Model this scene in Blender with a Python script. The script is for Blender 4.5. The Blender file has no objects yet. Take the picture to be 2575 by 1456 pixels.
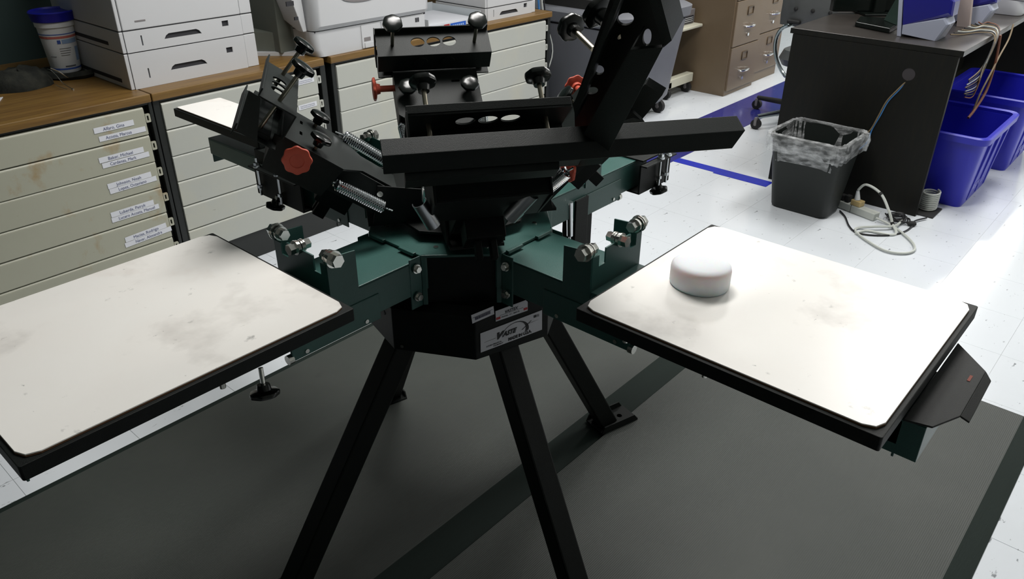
import bpy, bmesh, math, random
from mathutils import Vector, Matrix
random.seed(7)
PI = math.pi
S = bpy.context.scene
COL = S.collection

# ---------------------------------------------------------------- camera
YAW, PITCH, ROLL, FPX = 0.722924566, 0.507304445, 0.00362487493, 1969.66543
EYE = Vector((0, 0, 1.47))
_f = Vector((math.cos(PITCH)*math.cos(YAW), math.cos(PITCH)*math.sin(YAW), -math.sin(PITCH)))
_r = Vector((math.sin(YAW), -math.cos(YAW), 0))
_u = _r.cross(_f)
_r2 = _r*math.cos(ROLL) + _u*math.sin(ROLL)
_u2 = -_r*math.sin(ROLL) + _u*math.cos(ROLL)
cam_d = bpy.data.cameras.new('camera')
cam = bpy.data.objects.new('camera', cam_d)
COL.objects.link(cam)
cam_d.sensor_width = 36
cam_d.lens = FPX*36/2575
cam_d.clip_start = 0.02
cam.matrix_world = Matrix.Translation(EYE) @ Matrix((( _r2.x, _u2.x, -_f.x), (_r2.y, _u2.y, -_f.y), (_r2.z, _u2.z, -_f.z))).to_4x4()
S.camera = cam

def ray(px, py):
    return _f + _r2*((px-1287.5)/FPX) - _u2*((py-728)/FPX)
def at(px, py, ax, v):
    """survey helper: the point on the plane x, y or z = v seen at that place of the photograph"""
    d = ray(px, py); return EYE + d*((v-EYE[ax])/d[ax])
def on_plane(px, py, o, n):
    d = ray(px, py); return EYE + d*(n.dot(o-EYE)/n.dot(d))

# ---------------------------------------------------------------- light and exposure
S.view_settings.view_transform = 'Standard'
S.view_settings.look = 'None'
S.view_settings.gamma = 1
S.view_settings.use_curve_mapping = False
S.view_settings.exposure = 0.14
w = bpy.data.worlds.new('world'); S.world = w; w.use_nodes = True
w.node_tree.nodes['Background'].inputs[0].default_value = (0.75, 0.85, 0.95, 1)
w.node_tree.nodes['Background'].inputs[1].default_value = 0.012
def area(name, loc, sx, sy, power, col=(1, 0.98, 0.95), rot=(0, 0, 0)):
    l = bpy.data.lights.new(name, 'AREA'); l.shape = 'RECTANGLE'; l.size = sx; l.size_y = sy
    l.energy = power; l.color = col
    o = bpy.data.objects.new(name, l); COL.objects.link(o); o.location = loc; o.rotation_euler = rot
    return o
CZ = 2.72
# recessed fluorescent troffers in the ceiling of the room
LIGHTS = [(4.0, 0.7, 36), (6.2, 0.9, 42), (8.8, 1.45, 48), (10.4, 1.45, 48), (4.2, -2.0, 14), (6.5, -2.0, 40), (9.5, -2.0, 40), (1.75, 1.45, 50), (4.9, 2.3, 27)]
for i, (x, y, p) in enumerate(LIGHTS):
    area('fluorescent_light', (x, y, CZ-0.03), 1.2, 0.5, p)

# ---------------------------------------------------------------- materials
def srgb(r, g, b):
    def c(v):
        v /= 255
        return v/12.92 if v <= 0.04045 else ((v+0.055)/1.055)**2.4
    return (c(r), c(g), c(b), 1)
MATS = {}
def mat(name, col, rough=0.5, metal=0.0, noise=0.0, nscale=20, col2=None, bump=0.0, bscale=200, stretch=None, spec=0.5, trans=0, alpha=1, coat=0):
    if name in MATS: return MATS[name]
    m = bpy.data.materials.new(name); m.use_nodes = True
    nt = m.node_tree; b = nt.nodes['Principled BSDF']
    b.inputs['Base Color'].default_value = col
    b.inputs['Roughness'].default_value = rough
    b.inputs['Metallic'].default_value = metal
    b.inputs['Specular IOR Level'].default_value = spec
    b.inputs['Transmission Weight'].default_value = trans
    b.inputs['Alpha'].default_value = alpha
    b.inputs['Coat Weight'].default_value = coat
    tc = nt.nodes.new('ShaderNodeTexCoord')
    mp = nt.nodes.new('ShaderNodeMapping')
    nt.links.new(tc.outputs['Object'], mp.inputs[0])
    if stretch: mp.inputs['Scale'].default_value = stretch
    if noise > 0:
        n = nt.nodes.new('ShaderNodeTexNoise'); n.inputs['Scale'].default_value = nscale; n.inputs['Detail'].default_value = 6
        nt.links.new(mp.outputs[0], n.inputs[0])
        mx = nt.nodes.new('ShaderNodeMix'); mx.data_type = 'RGBA'
        mx.inputs[6].default_value = col
        mx.inputs[7].default_value = col2 or tuple(c*0.5 for c in col[:3])+(1,)
        mr = nt.nodes.new('ShaderNodeMapRange'); mr.inputs[1].default_value = 0.4; mr.inputs[2].default_value = 0.75; mr.inputs[4].default_value = noise
        nt.links.new(n.outputs[0], mr.inputs[0]); nt.links.new(mr.outputs[0], mx.inputs[0])
        nt.links.new(mx.outputs[2], b.inputs['Base Color'])
    if bump > 0:
        n2 = nt.nodes.new('ShaderNodeTexNoise'); n2.inputs['Scale'].default_value = bscale
        nt.links.new(mp.outputs[0], n2.inputs[0])
        bp = nt.nodes.new('ShaderNodeBump'); bp.inputs['Strength'].default_value = bump; bp.inputs['Distance'].default_value = 0.002
        nt.links.new(n2.outputs[0], bp.inputs['Height']); nt.links.new(bp.outputs[0], b.inputs['Normal'])
    MATS[name] = m
    return m

def stains(m, layers):
    """lay wear and dirt with shapes of their own over a base colour: (colour, scale, low, high, amount, stretch)"""
    nt = m.node_tree; b = nt.nodes['Principled BSDF']
    tc = nt.nodes.new('ShaderNodeTexCoord')
    if b.inputs['Base Color'].is_linked: src = b.inputs['Base Color'].links[0].from_socket
    else:
        rgb = nt.nodes.new('ShaderNodeRGB'); rgb.outputs[0].default_value = b.inputs['Base Color'].default_value; src = rgb.outputs[0]
    for i, (c, sc, lo, hi, am, st) in enumerate(layers):
        mp = nt.nodes.new('ShaderNodeMapping'); mp.inputs['Scale'].default_value = st; mp.inputs['Location'].default_value = (i*3.7, i*1.3, i*2.1)
        n = nt.nodes.new('ShaderNodeTexNoise'); n.inputs['Scale'].default_value = sc; n.inputs['Detail'].default_value = 5; n.inputs['Roughness'].default_value = 0.6
        mr = nt.nodes.new('ShaderNodeMapRange'); mr.inputs[1].default_value = lo; mr.inputs[2].default_value = hi; mr.inputs[4].default_value = am
        mx = nt.nodes.new('ShaderNodeMix'); mx.data_type = 'RGBA'; mx.inputs[7].default_value = c
        nt.links.new(tc.outputs['Object'], mp.inputs[0]); nt.links.new(mp.outputs[0], n.inputs[0]); nt.links.new(n.outputs[0], mr.inputs[0])
        nt.links.new(mr.outputs[0], mx.inputs[0]); nt.links.new(src, mx.inputs[6]); src = mx.outputs[2]
    nt.links.new(src, b.inputs['Base Color'])
    return m

M_BLK = mat('black_powder_coat', (0.0025, 0.0040, 0.0034, 1), 0.55, 0, 0.4, 60, (0.005, 0.008, 0.006, 1), 0.2, 900, spec=0.22)
M_ARM = mat('charcoal_powder_coat', (0.0055, 0.0085, 0.0075, 1), 0.52, 0, 0.4, 60, (0.008, 0.012, 0.011, 1), 0.2, 900, spec=0.22)
M_KNOB = mat('black_plastic', (0.004, 0.006, 0.005, 1), 0.22, spec=0.4)
M_GRN = mat('green_powder_coat', (0.022, 0.082, 0.070, 1), 0.38, 0, 0.35, 25, (0.030, 0.10, 0.086, 1), 0.2, 700)
M_ORG = mat('orange_plastic', srgb(186, 80, 60), 0.5, 0, 0.3, 30, srgb(166, 62, 46), spec=0.35)
M_ZINC = mat('zinc', (0.62, 0.62, 0.58, 1), 0.22, 1)
M_CHROME = mat('bright_steel', (0.75, 0.78, 0.8, 1), 0.15, 1)
M_BRASS = mat('dull_steel_rod', (0.36, 0.33, 0.26, 1), 0.35, 1)
M_PLAT = mat('white_laminate', srgb(238, 236, 231), 0.32, 0, 0.25, 6, srgb(228, 220, 212))
stains(M_PLAT, [(srgb(120, 112, 104), 5, 0.56, 0.78, 0.45, (1, 1, 1)), (srgb(90, 92, 90), 26, 0.66, 0.74, 0.55, (1, 1, 1)), (srgb(176, 140, 120), 3, 0.62, 0.8, 0.35, (1, 1, 1)), (srgb(60, 66, 72), 70, 0.72, 0.78, 0.7, (1, 1, 1))])
M_WOODEDGE = mat('fibreboard_edge', srgb(120, 86, 60), 0.8)
M_DRAWER = stains(mat('white_enamel_drawer', srgb(176, 178, 171), 0.42), [(srgb(190, 186, 165), 4, 0.5, 0.75, 0.5, (1, 1, 1)), (srgb(90, 90, 84), 22, 0.70, 0.78, 0.6, (1, 1, 3))])
M_DRAWERS = stains(mat('stained_cream_drawer', srgb(166, 166, 150), 0.45), [(srgb(150, 118, 62), 7, 0.60, 0.78, 0.75, (1.4, 1, 1)), (srgb(110, 82, 38), 16, 0.68, 0.78, 0.7, (0.7, 1, 2.5)), (srgb(60, 52, 40), 40, 0.73, 0.8, 0.6, (1, 1, 1))])
M_CABBLK = mat('black_cabinet_steel', (0.010, 0.012, 0.011, 1), 0.45)
M_WOOD = stains(mat('oak_laminate', srgb(118, 90, 44), 0.42), [(srgb(84, 58, 28), 5, 0.42, 0.7, 0.8, (0.6, 9, 9)), (srgb(142, 106, 58), 12, 0.5, 0.75, 0.5, (0.5, 14, 14))])
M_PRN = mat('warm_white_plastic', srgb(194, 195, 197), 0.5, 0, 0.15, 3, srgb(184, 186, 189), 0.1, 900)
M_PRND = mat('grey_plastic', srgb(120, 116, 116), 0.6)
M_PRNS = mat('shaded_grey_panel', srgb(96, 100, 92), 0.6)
M_SEAM = mat('dark_seam', (0.02, 0.02, 0.025, 1), 0.7)
M_DESK = mat('espresso_laminate', (0.0025, 0.0028, 0.0016, 1), 0.55, 0, 0.6, 6, (0.008, 0.0072, 0.0032, 1), 0.05, 300, (1, 12, 1.5), spec=0.3)
M_DESKTOP = mat('espresso_desk_top', (0.030, 0.026, 0.023, 1), 0.30, 0, 0.5, 10, (0.045, 0.038, 0.034, 1))
M_CASE = mat('bronze_enamel', srgb(112, 96, 76), 0.38, 0, 0.2, 8, srgb(100, 85, 64), 0.15, 900)
M_GREYP = mat('grey_polyethylene', srgb(112, 114, 120), 0.5, 0, 0.3, 10, srgb(104, 106, 110), 0.2, 500)
M_BLUEP = stains(mat('blue_polyethylene', (0.012, 0.014, 0.42, 1), 0.38), [(srgb(60, 60, 170), 8, 0.6, 0.85, 0.4, (1, 1, 1))])
M_BLUEPR = mat('blue_print', srgb(150, 150, 225), 0.5)
M_BIN = mat('black_bin_plastic', (0.005, 0.008, 0.0065, 1), 0.5, 0, 0.3, 30, (0.008, 0.011, 0.009, 1), 0.2, 600, spec=0.35)
M_WHITEP = mat('white_plastic', srgb(225, 228, 230), 0.4)
M_BEIGE = mat('beige_plastic', srgb(196, 172, 120), 0.5)
M_CORDW = mat('light_grey_cord', srgb(186, 190, 184), 0.5)
M_CORDK = mat('black_cord', (0.012, 0.012, 0.014, 1), 0.5)
M_CORDB = mat('blue_cord', srgb(60, 120, 180), 0.5)
M_CORDT = mat('tan_cord', srgb(118, 102, 76), 0.6)
M_CORDO = mat('orange_brown_cord', srgb(112, 66, 42), 0.6)
M_TAPE = mat('blue_tape', srgb(14, 36, 170), 0.5, 0, 0.4, 60, srgb(6, 20, 110))
M_CHAIR = mat('grey_vinyl', srgb(84, 86, 86), 0.42, 0, 0.3, 12, srgb(60, 62, 60))
M_RUB = mat('black_rubber', (0.01, 0.01, 0.01, 1), 0.7)
M_LIDBLUE = mat('royal_blue_plastic', srgb(18, 22, 150), 0.4)
M_LIQ = mat('dark_grey_fabric', (0.006, 0.008, 0.006, 1), 0.9, 0, 0.7, 30, (0.035, 0.036, 0.026, 1), 0.8, 120)
M_IMBLUE = mat('translucent_indigo_plastic', (0.02, 0.02, 0.25, 1), 0.18, 0, 0, 1, None, 0, 1, None, 0.5, 0.25, 1, 0.5)
M_IMGREY = mat('frosted_grey_plastic', srgb(160, 165, 182), 0.3, coat=0.3)
M_STICK = mat('silver_label', srgb(196, 196, 202), 0.45)
M_INK = mat('black_ink', (0.008, 0.008, 0.01, 1), 0.6)
M_INKGREY = mat('grey_ink', srgb(90, 92, 98), 0.6)
M_INKRED = mat('red_ink', srgb(170, 40, 44), 0.6)
M_INKBLUE = mat('blue_ink', srgb(60, 90, 170), 0.6)
M_PEN = mat('blue_pen_ink', srgb(90, 96, 128), 0.6)
M_LABEL = mat('white_paper', srgb(214, 216, 222), 0.7)
M_PUCK = mat('frosted_white_plastic', srgb(226, 230, 234), 0.6, spec=0.3)
M_PUCK.node_tree.nodes['Principled BSDF'].inputs['Subsurface Weight'].default_value = 0.6
M_PUCK.node_tree.nodes['Principled BSDF'].inputs['Subsurface Scale'].default_value = 0.03
M_WALLT = mat('teal_grey_paint', srgb(46, 66, 64), 0.7, 0, 0.3, 4, srgb(38, 56, 54), 0.15, 80)
M_WALLW = mat('off_white_paint', srgb(205, 206, 200), 0.7, 0, 0.1, 3, srgb(195, 196, 190))
M_POST = mat('pale_blue_paint', srgb(140, 152, 164), 0.45)
M_CEIL = mat('ceiling_tile_white', srgb(220, 220, 215), 0.9, 0, 0.3, 40, srgb(200, 200, 196))

def make_floor_mat(name, base, fleck, fleck2, rough=0.16):
    m = mat(name, base, rough)
    stains(m, [(fleck2, 3, 0.5, 0.8, 0.25, (1, 1, 1)), (fleck, 55, 0.66, 0.72, 0.75, (0.45, 1, 1)), (fleck, 130, 0.69, 0.74, 0.6, (1, 0.6, 1)), (fleck, 20, 0.73, 0.78, 0.5, (1, 1, 1))])
    nt = m.node_tree
    for n in nt.nodes:
        if n.type == 'TEX_COORD': pass
    return m
M_FLOOR = make_floor_mat('white_vinyl_tile', srgb(212, 217, 222), srgb(84, 88, 92), srgb(198, 203, 206), 0.12)
M_FLOORB = make_floor_mat('blue_vinyl_tile', srgb(46, 48, 120), srgb(80, 84, 150), srgb(40, 42, 108))
M_GROUT = mat('tile_joint', srgb(176, 180, 182), 0.6)
M_MAT = mat('grey_black_rubber_mat', (0.030, 0.036, 0.031, 1), 0.62)
stains(M_MAT, [((0.05, 0.055, 0.048, 1), 2.2, 0.45, 0.7, 0.5, (1, 1, 1)), ((0.3, 0.3, 0.28, 1), 60, 0.76, 0.79, 0.8, (1, 1, 1)), ((0.012, 0.014, 0.012, 1), 9, 0.68, 0.8, 0.5, (1, 1, 1))])
def add_ribs(m, scale):
    nt = m.node_tree; b = nt.nodes['Principled BSDF']
    tc = nt.nodes.new('ShaderNodeTexCoord'); wv = nt.nodes.new('ShaderNodeTexWave'); wv.bands_direction = 'Y'
    wv.inputs['Scale'].default_value = scale; wv.inputs['Distortion'].default_value = 0.3
    bp = nt.nodes.new('ShaderNodeBump'); bp.inputs['Strength'].default_value = 0.35; bp.inputs['Distance'].default_value = 0.001
    nt.links.new(tc.outputs['Object'], wv.inputs[0]); nt.links.new(wv.outputs[0], bp.inputs['Height']); nt.links.new(bp.outputs[0], b.inputs['Normal'])
add_ribs(M_MAT, 70)
M_MATEDGE = mat('rubber_mat_bevel', (0.006, 0.013, 0.010, 1), 0.75, 0, 0.4, 8, (0.010, 0.019, 0.016, 1), 0.2, 120, (0.3, 3, 1), spec=0.2)
# thin plastic bag film
M_BAG = bpy.data.materials.new('clear_bin_liner_film'); M_BAG.use_nodes = True
_nt = M_BAG.node_tree; _b = _nt.nodes['Principled BSDF']
_b.inputs['Base Color'].default_value = (0.75, 0.77, 0.78, 1); _b.inputs['Roughness'].default_value = 0.18
_n = _nt.nodes.new('ShaderNodeTexNoise'); _n.inputs['Scale'].default_value = 24; _n.inputs['Detail'].default_value = 6
_mp = _nt.nodes.new('ShaderNodeMapping'); _mp.inputs['Scale'].default_value = (1, 1, 2.5)
_tc = _nt.nodes.new('ShaderNodeTexCoord'); _nt.links.new(_tc.outputs['Object'], _mp.inputs[0]); _nt.links.new(_mp.outputs[0], _n.inputs[0])
_mr = _nt.nodes.new('ShaderNodeMapRange'); _mr.inputs[1].default_value = 0.35; _mr.inputs[2].default_value = 0.8; _mr.inputs[3].default_value = 0.08; _mr.inputs[4].default_value = 0.62
_nt.links.new(_n.outputs[0], _mr.inputs[0]); _nt.links.new(_mr.outputs[0], _b.inputs['Alpha'])
_bp = _nt.nodes.new('ShaderNodeBump'); _bp.inputs['Strength'].default_value = 0.8; _bp.inputs['Distance'].default_value = 0.01
_nt.links.new(_n.outputs[0], _bp.inputs['Height']); _nt.links.new(_bp.outputs[0], _b.inputs['Normal'])

# ---------------------------------------------------------------- mesh helpers
ORG = {}   # world origin of every object made, so that children are written in world coordinates
class MB:
    def __init__(self, T=None):
        self.bm = bmesh.new(); self.T = T or Matrix.Identity(4)
    def p(self, v): return self.T @ Vector(v)
    def hexa(self, b, t):
        vs = [self.bm.verts.new(self.p(v)) for v in list(b)+list(t)]
        for f in ((3, 2, 1, 0), (4, 5, 6, 7), (0, 1, 5, 4), (1, 2, 6, 5), (2, 3, 7, 6), (3, 0, 4, 7)):
            self.bm.faces.new([vs[i] for i in f])
        return self
    def box(self, x0, x1, y0, y1, z0, z1):
        return self.hexa([(x0, y0, z0), (x1, y0, z0), (x1, y1, z0), (x0, y1, z0)], [(x0, y0, z1), (x1, y0, z1), (x1, y1, z1), (x0, y1, z1)])
    def prism(self, pts, v, cap=True):
        """closed outline of 3-D points swept along the vector v"""
        v = Vector(v)
        a = [self.bm.verts.new(self.p(q)) for q in pts]
        b = [self.bm.verts.new(self.p(Vector(q)+v)) for q in pts]
        n = len(pts)
        for i in range(n): self.bm.faces.new((a[i], a[(i+1) % n], b[(i+1) % n], b[i]))
        if cap:
            self.bm.faces.new(a[::-1]); self.bm.faces.new(b)
        return self
    def strip(self, poly, thick, axis_vec, up):
        """sheet metal: open 2-D polyline (list of 3-D points) of a given thickness swept along axis_vec; up = normal plane vector"""
        up = Vector(up).normalized()
        P = [Vector(q) for q in poly]; L = []
        for i, q in enumerate(P):
            d = (P[min(i+1, len(P)-1)]-P[max(i-1, 0)]).normalized()
            n = Vector(axis_vec).normalized().cross(d).normalized()
            L.append(q+n*thick)
        return self.prism(P+L[::-1], axis_vec)
    def cyl(self, a, b, r, seg=12, r2=None, cap=True):
        a = Vector(a); b = Vector(b); d = (b-a).normalized()
        x = d.orthogonal().normalized(); y = d.cross(x)
        r2 = r if r2 is None else r2
        A = [self.bm.verts.new(self.p(a+(x*math.cos(t)+y*math.sin(t))*r)) for t in [2*PI*i/seg for i in range(seg)]]
        B = [self.bm.verts.new(self.p(b+(x*math.cos(t)+y*math.sin(t))*r2)) for t in [2*PI*i/seg for i in range(seg)]]
        for i in range(seg): self.bm.faces.new((A[i], A[(i+1) % seg], B[(i+1) % seg], B[i]))
        if cap: self.bm.faces.new(A[::-1]); self.bm.faces.new(B)
        return self
    def lathe(self, a, d, prof, seg=24, lobes=0, depth=0.0):
        """profile of (radius, height) turned about the axis d from the point a; lobes scallop the rim"""
        a = Vector(a); d = Vector(d).normalized(); x = d.orthogonal().normalized(); y = d.cross(x)
        rings = []
        rmax = max(q[0] for q in prof)
        for r, h in prof:
            ring = []
            for i in range(seg):
                t = 2*PI*i/seg
                rr = r*(1+depth*(r/rmax)**3*math.cos(lobes*t)) if lobes else r
                ring.append(self.bm.verts.new(self.p(a+d*h+(x*math.cos(t)+y*math.sin(t))*max(rr, 1e-4))))
            rings.append(ring)
        for A, B in zip(rings, rings[1:]):
            for i in range(seg): self.bm.faces.new((A[i], A[(i+1) % seg], B[(i+1) % seg], B[i]))
        self.bm.faces.new(rings[0][::-1]); self.bm.faces.new(rings[-1])
        return self
    def tube(self, pts, r, seg=6, closed=False):
        P = [Vector(q) for q in pts]; rings = []; up = None
        for i, q in enumerate(P):
            d = (P[min(i+1, len(P)-1)]-P[max(i-1, 0)]).normalized()
            if up is None: up = d.orthogonal().normalized()
            up = (up-d*up.dot(d)).normalized(); y = d.cross(up)
            rings.append([self.bm.verts.new(self.p(q+(up*math.cos(2*PI*k/seg)+y*math.sin(2*PI*k/seg))*r)) for k in range(seg)])
        for A, B in zip(rings, rings[1:]):
            for i in range(seg): self.bm.faces.new((A[i], A[(i+1) % seg], B[(i+1) % seg], B[i]))
        self.bm.faces.new(rings[0][::-1]); self.bm.faces.new(rings[-1])
        return self
    def loft(self, rings, cap0=True, cap1=True):
        R = [[self.bm.verts.new(self.p(q)) for q in ring] for ring in rings]
        n = len(R[0])
        for A, B in zip(R, R[1:]):
            for i in range(n): self.bm.faces.new((A[i], A[(i+1) % n], B[(i+1) % n], B[i]))
        if cap0: self.bm.faces.new(R[0][::-1])
        if cap1: self.bm.faces.new(R[-1])
        return self
    def plate(self, frame, outline, th, holes=()):
        """flat sheet with real holes: outline and hole loops are 2-D in the frame (4x4 matrix); thickness centred"""
        cu = bpy.data.curves.new('tmp', 'CURVE'); cu.dimensions = '2D'; cu.fill_mode = 'BOTH'; cu.extrude = th/2
        for loop in [outline]+list(holes):
            s = cu.splines.new('POLY'); s.points.add(len(loop)-1)
            for i, q in enumerate(loop): s.points[i].co = (q[0], q[1], 0, 1)
            s.use_cyclic_u = True
        o = bpy.data.objects.new('tmp', cu)
        me = bpy.data.meshes.new_from_object(o)
        me.transform(self.T @ frame)
        self.bm.from_mesh(me)
        bpy.data.objects.remove(o); bpy.data.meshes.remove(me); bpy.data.curves.remove(cu)
        return self
    def text(self, frame, s, size, th=0.0004, align='LEFT', off=0.0, shear=0.0, sx=1.0):
        cu = bpy.data.curves.new('tmp', 'FONT'); cu.body = s; cu.size = size; cu.extrude = th/2; cu.align_x = align; cu.offset = off; cu.shear = shear; cu.resolution_u = 3
        o = bpy.data.objects.new('tmp', cu)
        me = bpy.data.meshes.new_from_object(o)
        me.transform(self.T @ frame @ Matrix.Diagonal((sx, 1, 1, 1)))
        self.bm.from_mesh(me)
        bpy.data.objects.remove(o); bpy.data.meshes.remove(me); bpy.data.curves.remove(cu)
        return self

def ellipse(cx, cy, rx, ry, n=20): return [(cx+rx*math.cos(2*PI*i/n), cy+ry*math.sin(2*PI*i/n)) for i in range(n)]
def rrect(x0, x1, y0, y1, r, n=4, z=None):
    out = []
    for cx, cy, a in ((x1-r, y1-r, 0), (x0+r, y1-r, 90), (x0+r, y0+r, 180), (x1-r, y0+r, 270)):
        for i in range(n+1):
            t = math.radians(a+90*i/n); q = (cx+r*math.cos(t), cy+r*math.sin(t))
            out.append(q if z is None else (*q, z))
    return out
def frame(o, x, y):
    x = Vector(x).normalized(); y = Vector(y); y = (y-x*y.dot(x)).normalized(); z = x.cross(y)
    return Matrix(((x.x, y.x, z.x, o[0]), (x.y, y.y, z.y, o[1]), (x.z, y.z, z.z, o[2]), (0, 0, 0, 1)))
def smooth_pts(pts, n=6):
    P = [Vector(q) for q in pts]; out = []
    for i in range(len(P)-1):
        p0, p1, p2, p3 = P[max(i-1, 0)], P[i], P[i+1], P[min(i+2, len(P)-1)]
        for k in range(n):
            t = k/n
            out.append(0.5*((2*p1)+(p2-p0)*t+(2*p0-5*p1+4*p2-p3)*t*t+(3*p1-p0-3*p2+p3)*t**3))
    out.append(P[-1]); return out

def obj(name, mb, m, parent=None, origin=None, bevel=0.0, smooth=False, seg=2, mats=None):
    """links the gathered shapes (world coordinates) as ONE mesh object"""
    org = Vector(origin) if origin is not None else (ORG[parent.name] if parent else Vector((0, 0, 0)))
    bm = mb.bm
    bmesh.ops.recalc_face_normals(bm, faces=bm.faces[:])
    bmesh.ops.translate(bm, verts=bm.verts[:], vec=-org)
    me = bpy.data.meshes.new(name); bm.to_mesh(me); bm.free()
    for q in (mats or [m]): me.materials.append(q)
    if smooth:
        me.shade_smooth()
        me.set_sharp_from_angle(angle=math.radians(38))
    o = bpy.data.objects.new(name, me); COL.objects.link(o)
    ORG[o.name] = org
    if parent:
        o.parent = parent; o.location = org-ORG[parent.name]
    else: o.location = org
    if bevel > 0:
        b = o.modifiers.new('bevel', 'BEVEL'); b.width = bevel; b.segments = seg; b.limit_method = 'ANGLE'; b.angle_limit = math.radians(40)
        b.harden_normals = False
    return o
def thing(name, label, cat, loc, group=None):
    o = bpy.data.objects.new(name, None); COL.objects.link(o); o.location = loc; o.empty_display_size = 0.05
    ORG[o.name] = Vector(loc); o['label'] = label; o['category'] = cat
    if group: o['group'] = group
    return o
def tag(o, label=None, cat=None, group=None, kind=None):
    if label: o['label'] = label
    if cat: o['category'] = cat
    if group: o['group'] = group
    if kind: o['kind'] = kind
    return o

# ================================================================ SETTING
X0, X1, Y0, Y1 = -3.5, 12.5, -4.5, 3.56
fl = MB().box(X0, X1, Y0, Y1, -0.06, -0.0012)
floor = tag(obj('floor', fl, M_GROUT), kind='structure')
# the tiles: the ones near the press each a piece, the rest of the field joined
T = 0.3048; GX = 0.0; GY = 2.05-7*T
base_tile = None
def tile_mesh(name, m):
    b = MB().box(0.00035, T-0.00035, 0.00035, T-0.00035, -0.0015, 0)
    me = bpy.data.meshes.new(name); b.bm.to_mesh(me); b.bm.free(); me.materials.append(m); return me
TM = [tile_mesh('tile', M_FLOOR), tile_mesh('tile_b', M_FLOORB)]
rest = MB(); restb = MB()
nt_ = 0
for i in range(-12, 41):
    for j in range(-15, 14):
        x = GX+i*T; y = GY+j*T
        if x < X0-T or x > X1 or y < Y0-T or y > Y1: continue
        blue = (j == 7 and 9 <= i)
        near = 4 <= i <= 20 and -1 <= j <= 8 and not (i < 6 and 0 <= j < 6)
        if near and not (i < 7 and 0 <= j <= 5):
            o = bpy.data.objects.new('floor_tile', TM[1 if blue else 0]); COL.objects.link(o); o.parent = floor; o.location = (x, y, 0); nt_ += 1
        else:
            (restb if blue else rest).box(max(x+0.0007, X0), min(x+T-0.0007, X1), max(y+0.0007, Y0), min(y+T-0.0007, Y1), -0.004, 0)
tag(obj('floor_tile_field', rest, M_FLOOR, floor), kind='stuff')
tag(obj('blue_tile_field', restb, M_FLOORB, floor), kind='stuff')

tag(obj('wall_left', MB().box(X0, X1, Y1, Y1+0.1, 0, 2.75), M_WALLT), kind='structure')
tag(obj('wall_right', MB().box(X0, X1, Y0-0.1, Y0, 0, 2.75), M_WALLW), kind='structure')
tag(obj('wall_far', MB().box(X1, X1+0.1, Y0-0.1, Y1+0.1, 0, 2.75), M_WALLW), kind='structure')
tag(obj('wall_near', MB().box(X0-0.1, X0, Y0-0.1, Y1+0.1, 0, 2.75), M_WALLT), kind='structure')
tag(obj('ceiling', MB().box(X0-0.1, X1+0.1, Y0-0.1, Y1+0.1, 2.75, 2.85), M_CEIL), kind='structure')
# painted post at the end of the counter
tag(obj('trim_1', MB().box(3.90, 3.985, 2.98, 3.06, 0, 2.75), M_POST, bevel=0.004), kind='structure')

# rubber mats
def rubber_mat(x0, x1, y0, y1, z, label, bev):
    t = thing('rubber_mat', label, 'mat', ((x0+x1)/2, (y0+y1)/2, 0), 'rubber mats under the press')
    bx0, bx1, by0, by1 = bev
    obj('mat_pad', MB().box(x0+bx0, x1-bx1, y0+by0, y1-by1, z, z+0.011), M_MAT, t)
    e = MB()
    def wedge(a, b, c, d):
        e.hexa([(*a, z), (*b, z), (*c, z), (*d, z)], [(*a, z+0.0015), (*b, z+0.0015), (*c, z+0.011), (*d, z+0.011)])
    if by0: wedge((x0, y0), (x1, y0), (x1-bx1, y0+by0), (x0+bx0, y0+by0))
    if by1: wedge((x1, y1), (x0, y1), (x0+bx0, y1-by1), (x1-bx1, y1-by1))
    if bx1: wedge((x1, y0), (x1, y1), (x1-bx1, y1-by1), (x1-bx1, y0+by0))
    obj('bevelled_border', e, M_MATEDGE, t)
    return t
rubber_mat(-1.2, 2.415, 0.975, 1.958, 0.0005, 'dark grey rubber floor mat on the side of the file cabinets', (0, 0.085, 0.09, 0.03))
rubber_mat(-1.2, 2.415, 0.035, 0.972, 0.0005, 'dark grey ribbed rubber floor mat under the right pallet and nearer the desk', (0, 0.012, 0.05, 0.004))
tag(obj('floor_mat', MB().box(2.43, 3.4, -0.55, 0.035, 0.0005, 0.012), M_MAT), 'small piece of dark rubber mat at the far right edge of the photo', 'mat')
tag(obj('floor_tape', MB().box(3.655, 3.725, 1.50, 2.052, 0.0003, 0.0012).box(3.64, 3.66, 1.50, 1.80, 0.0003, 0.0010), M_TAPE), 'strip of bright blue tape stuck on the white floor before the desk', 'tape')

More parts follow.
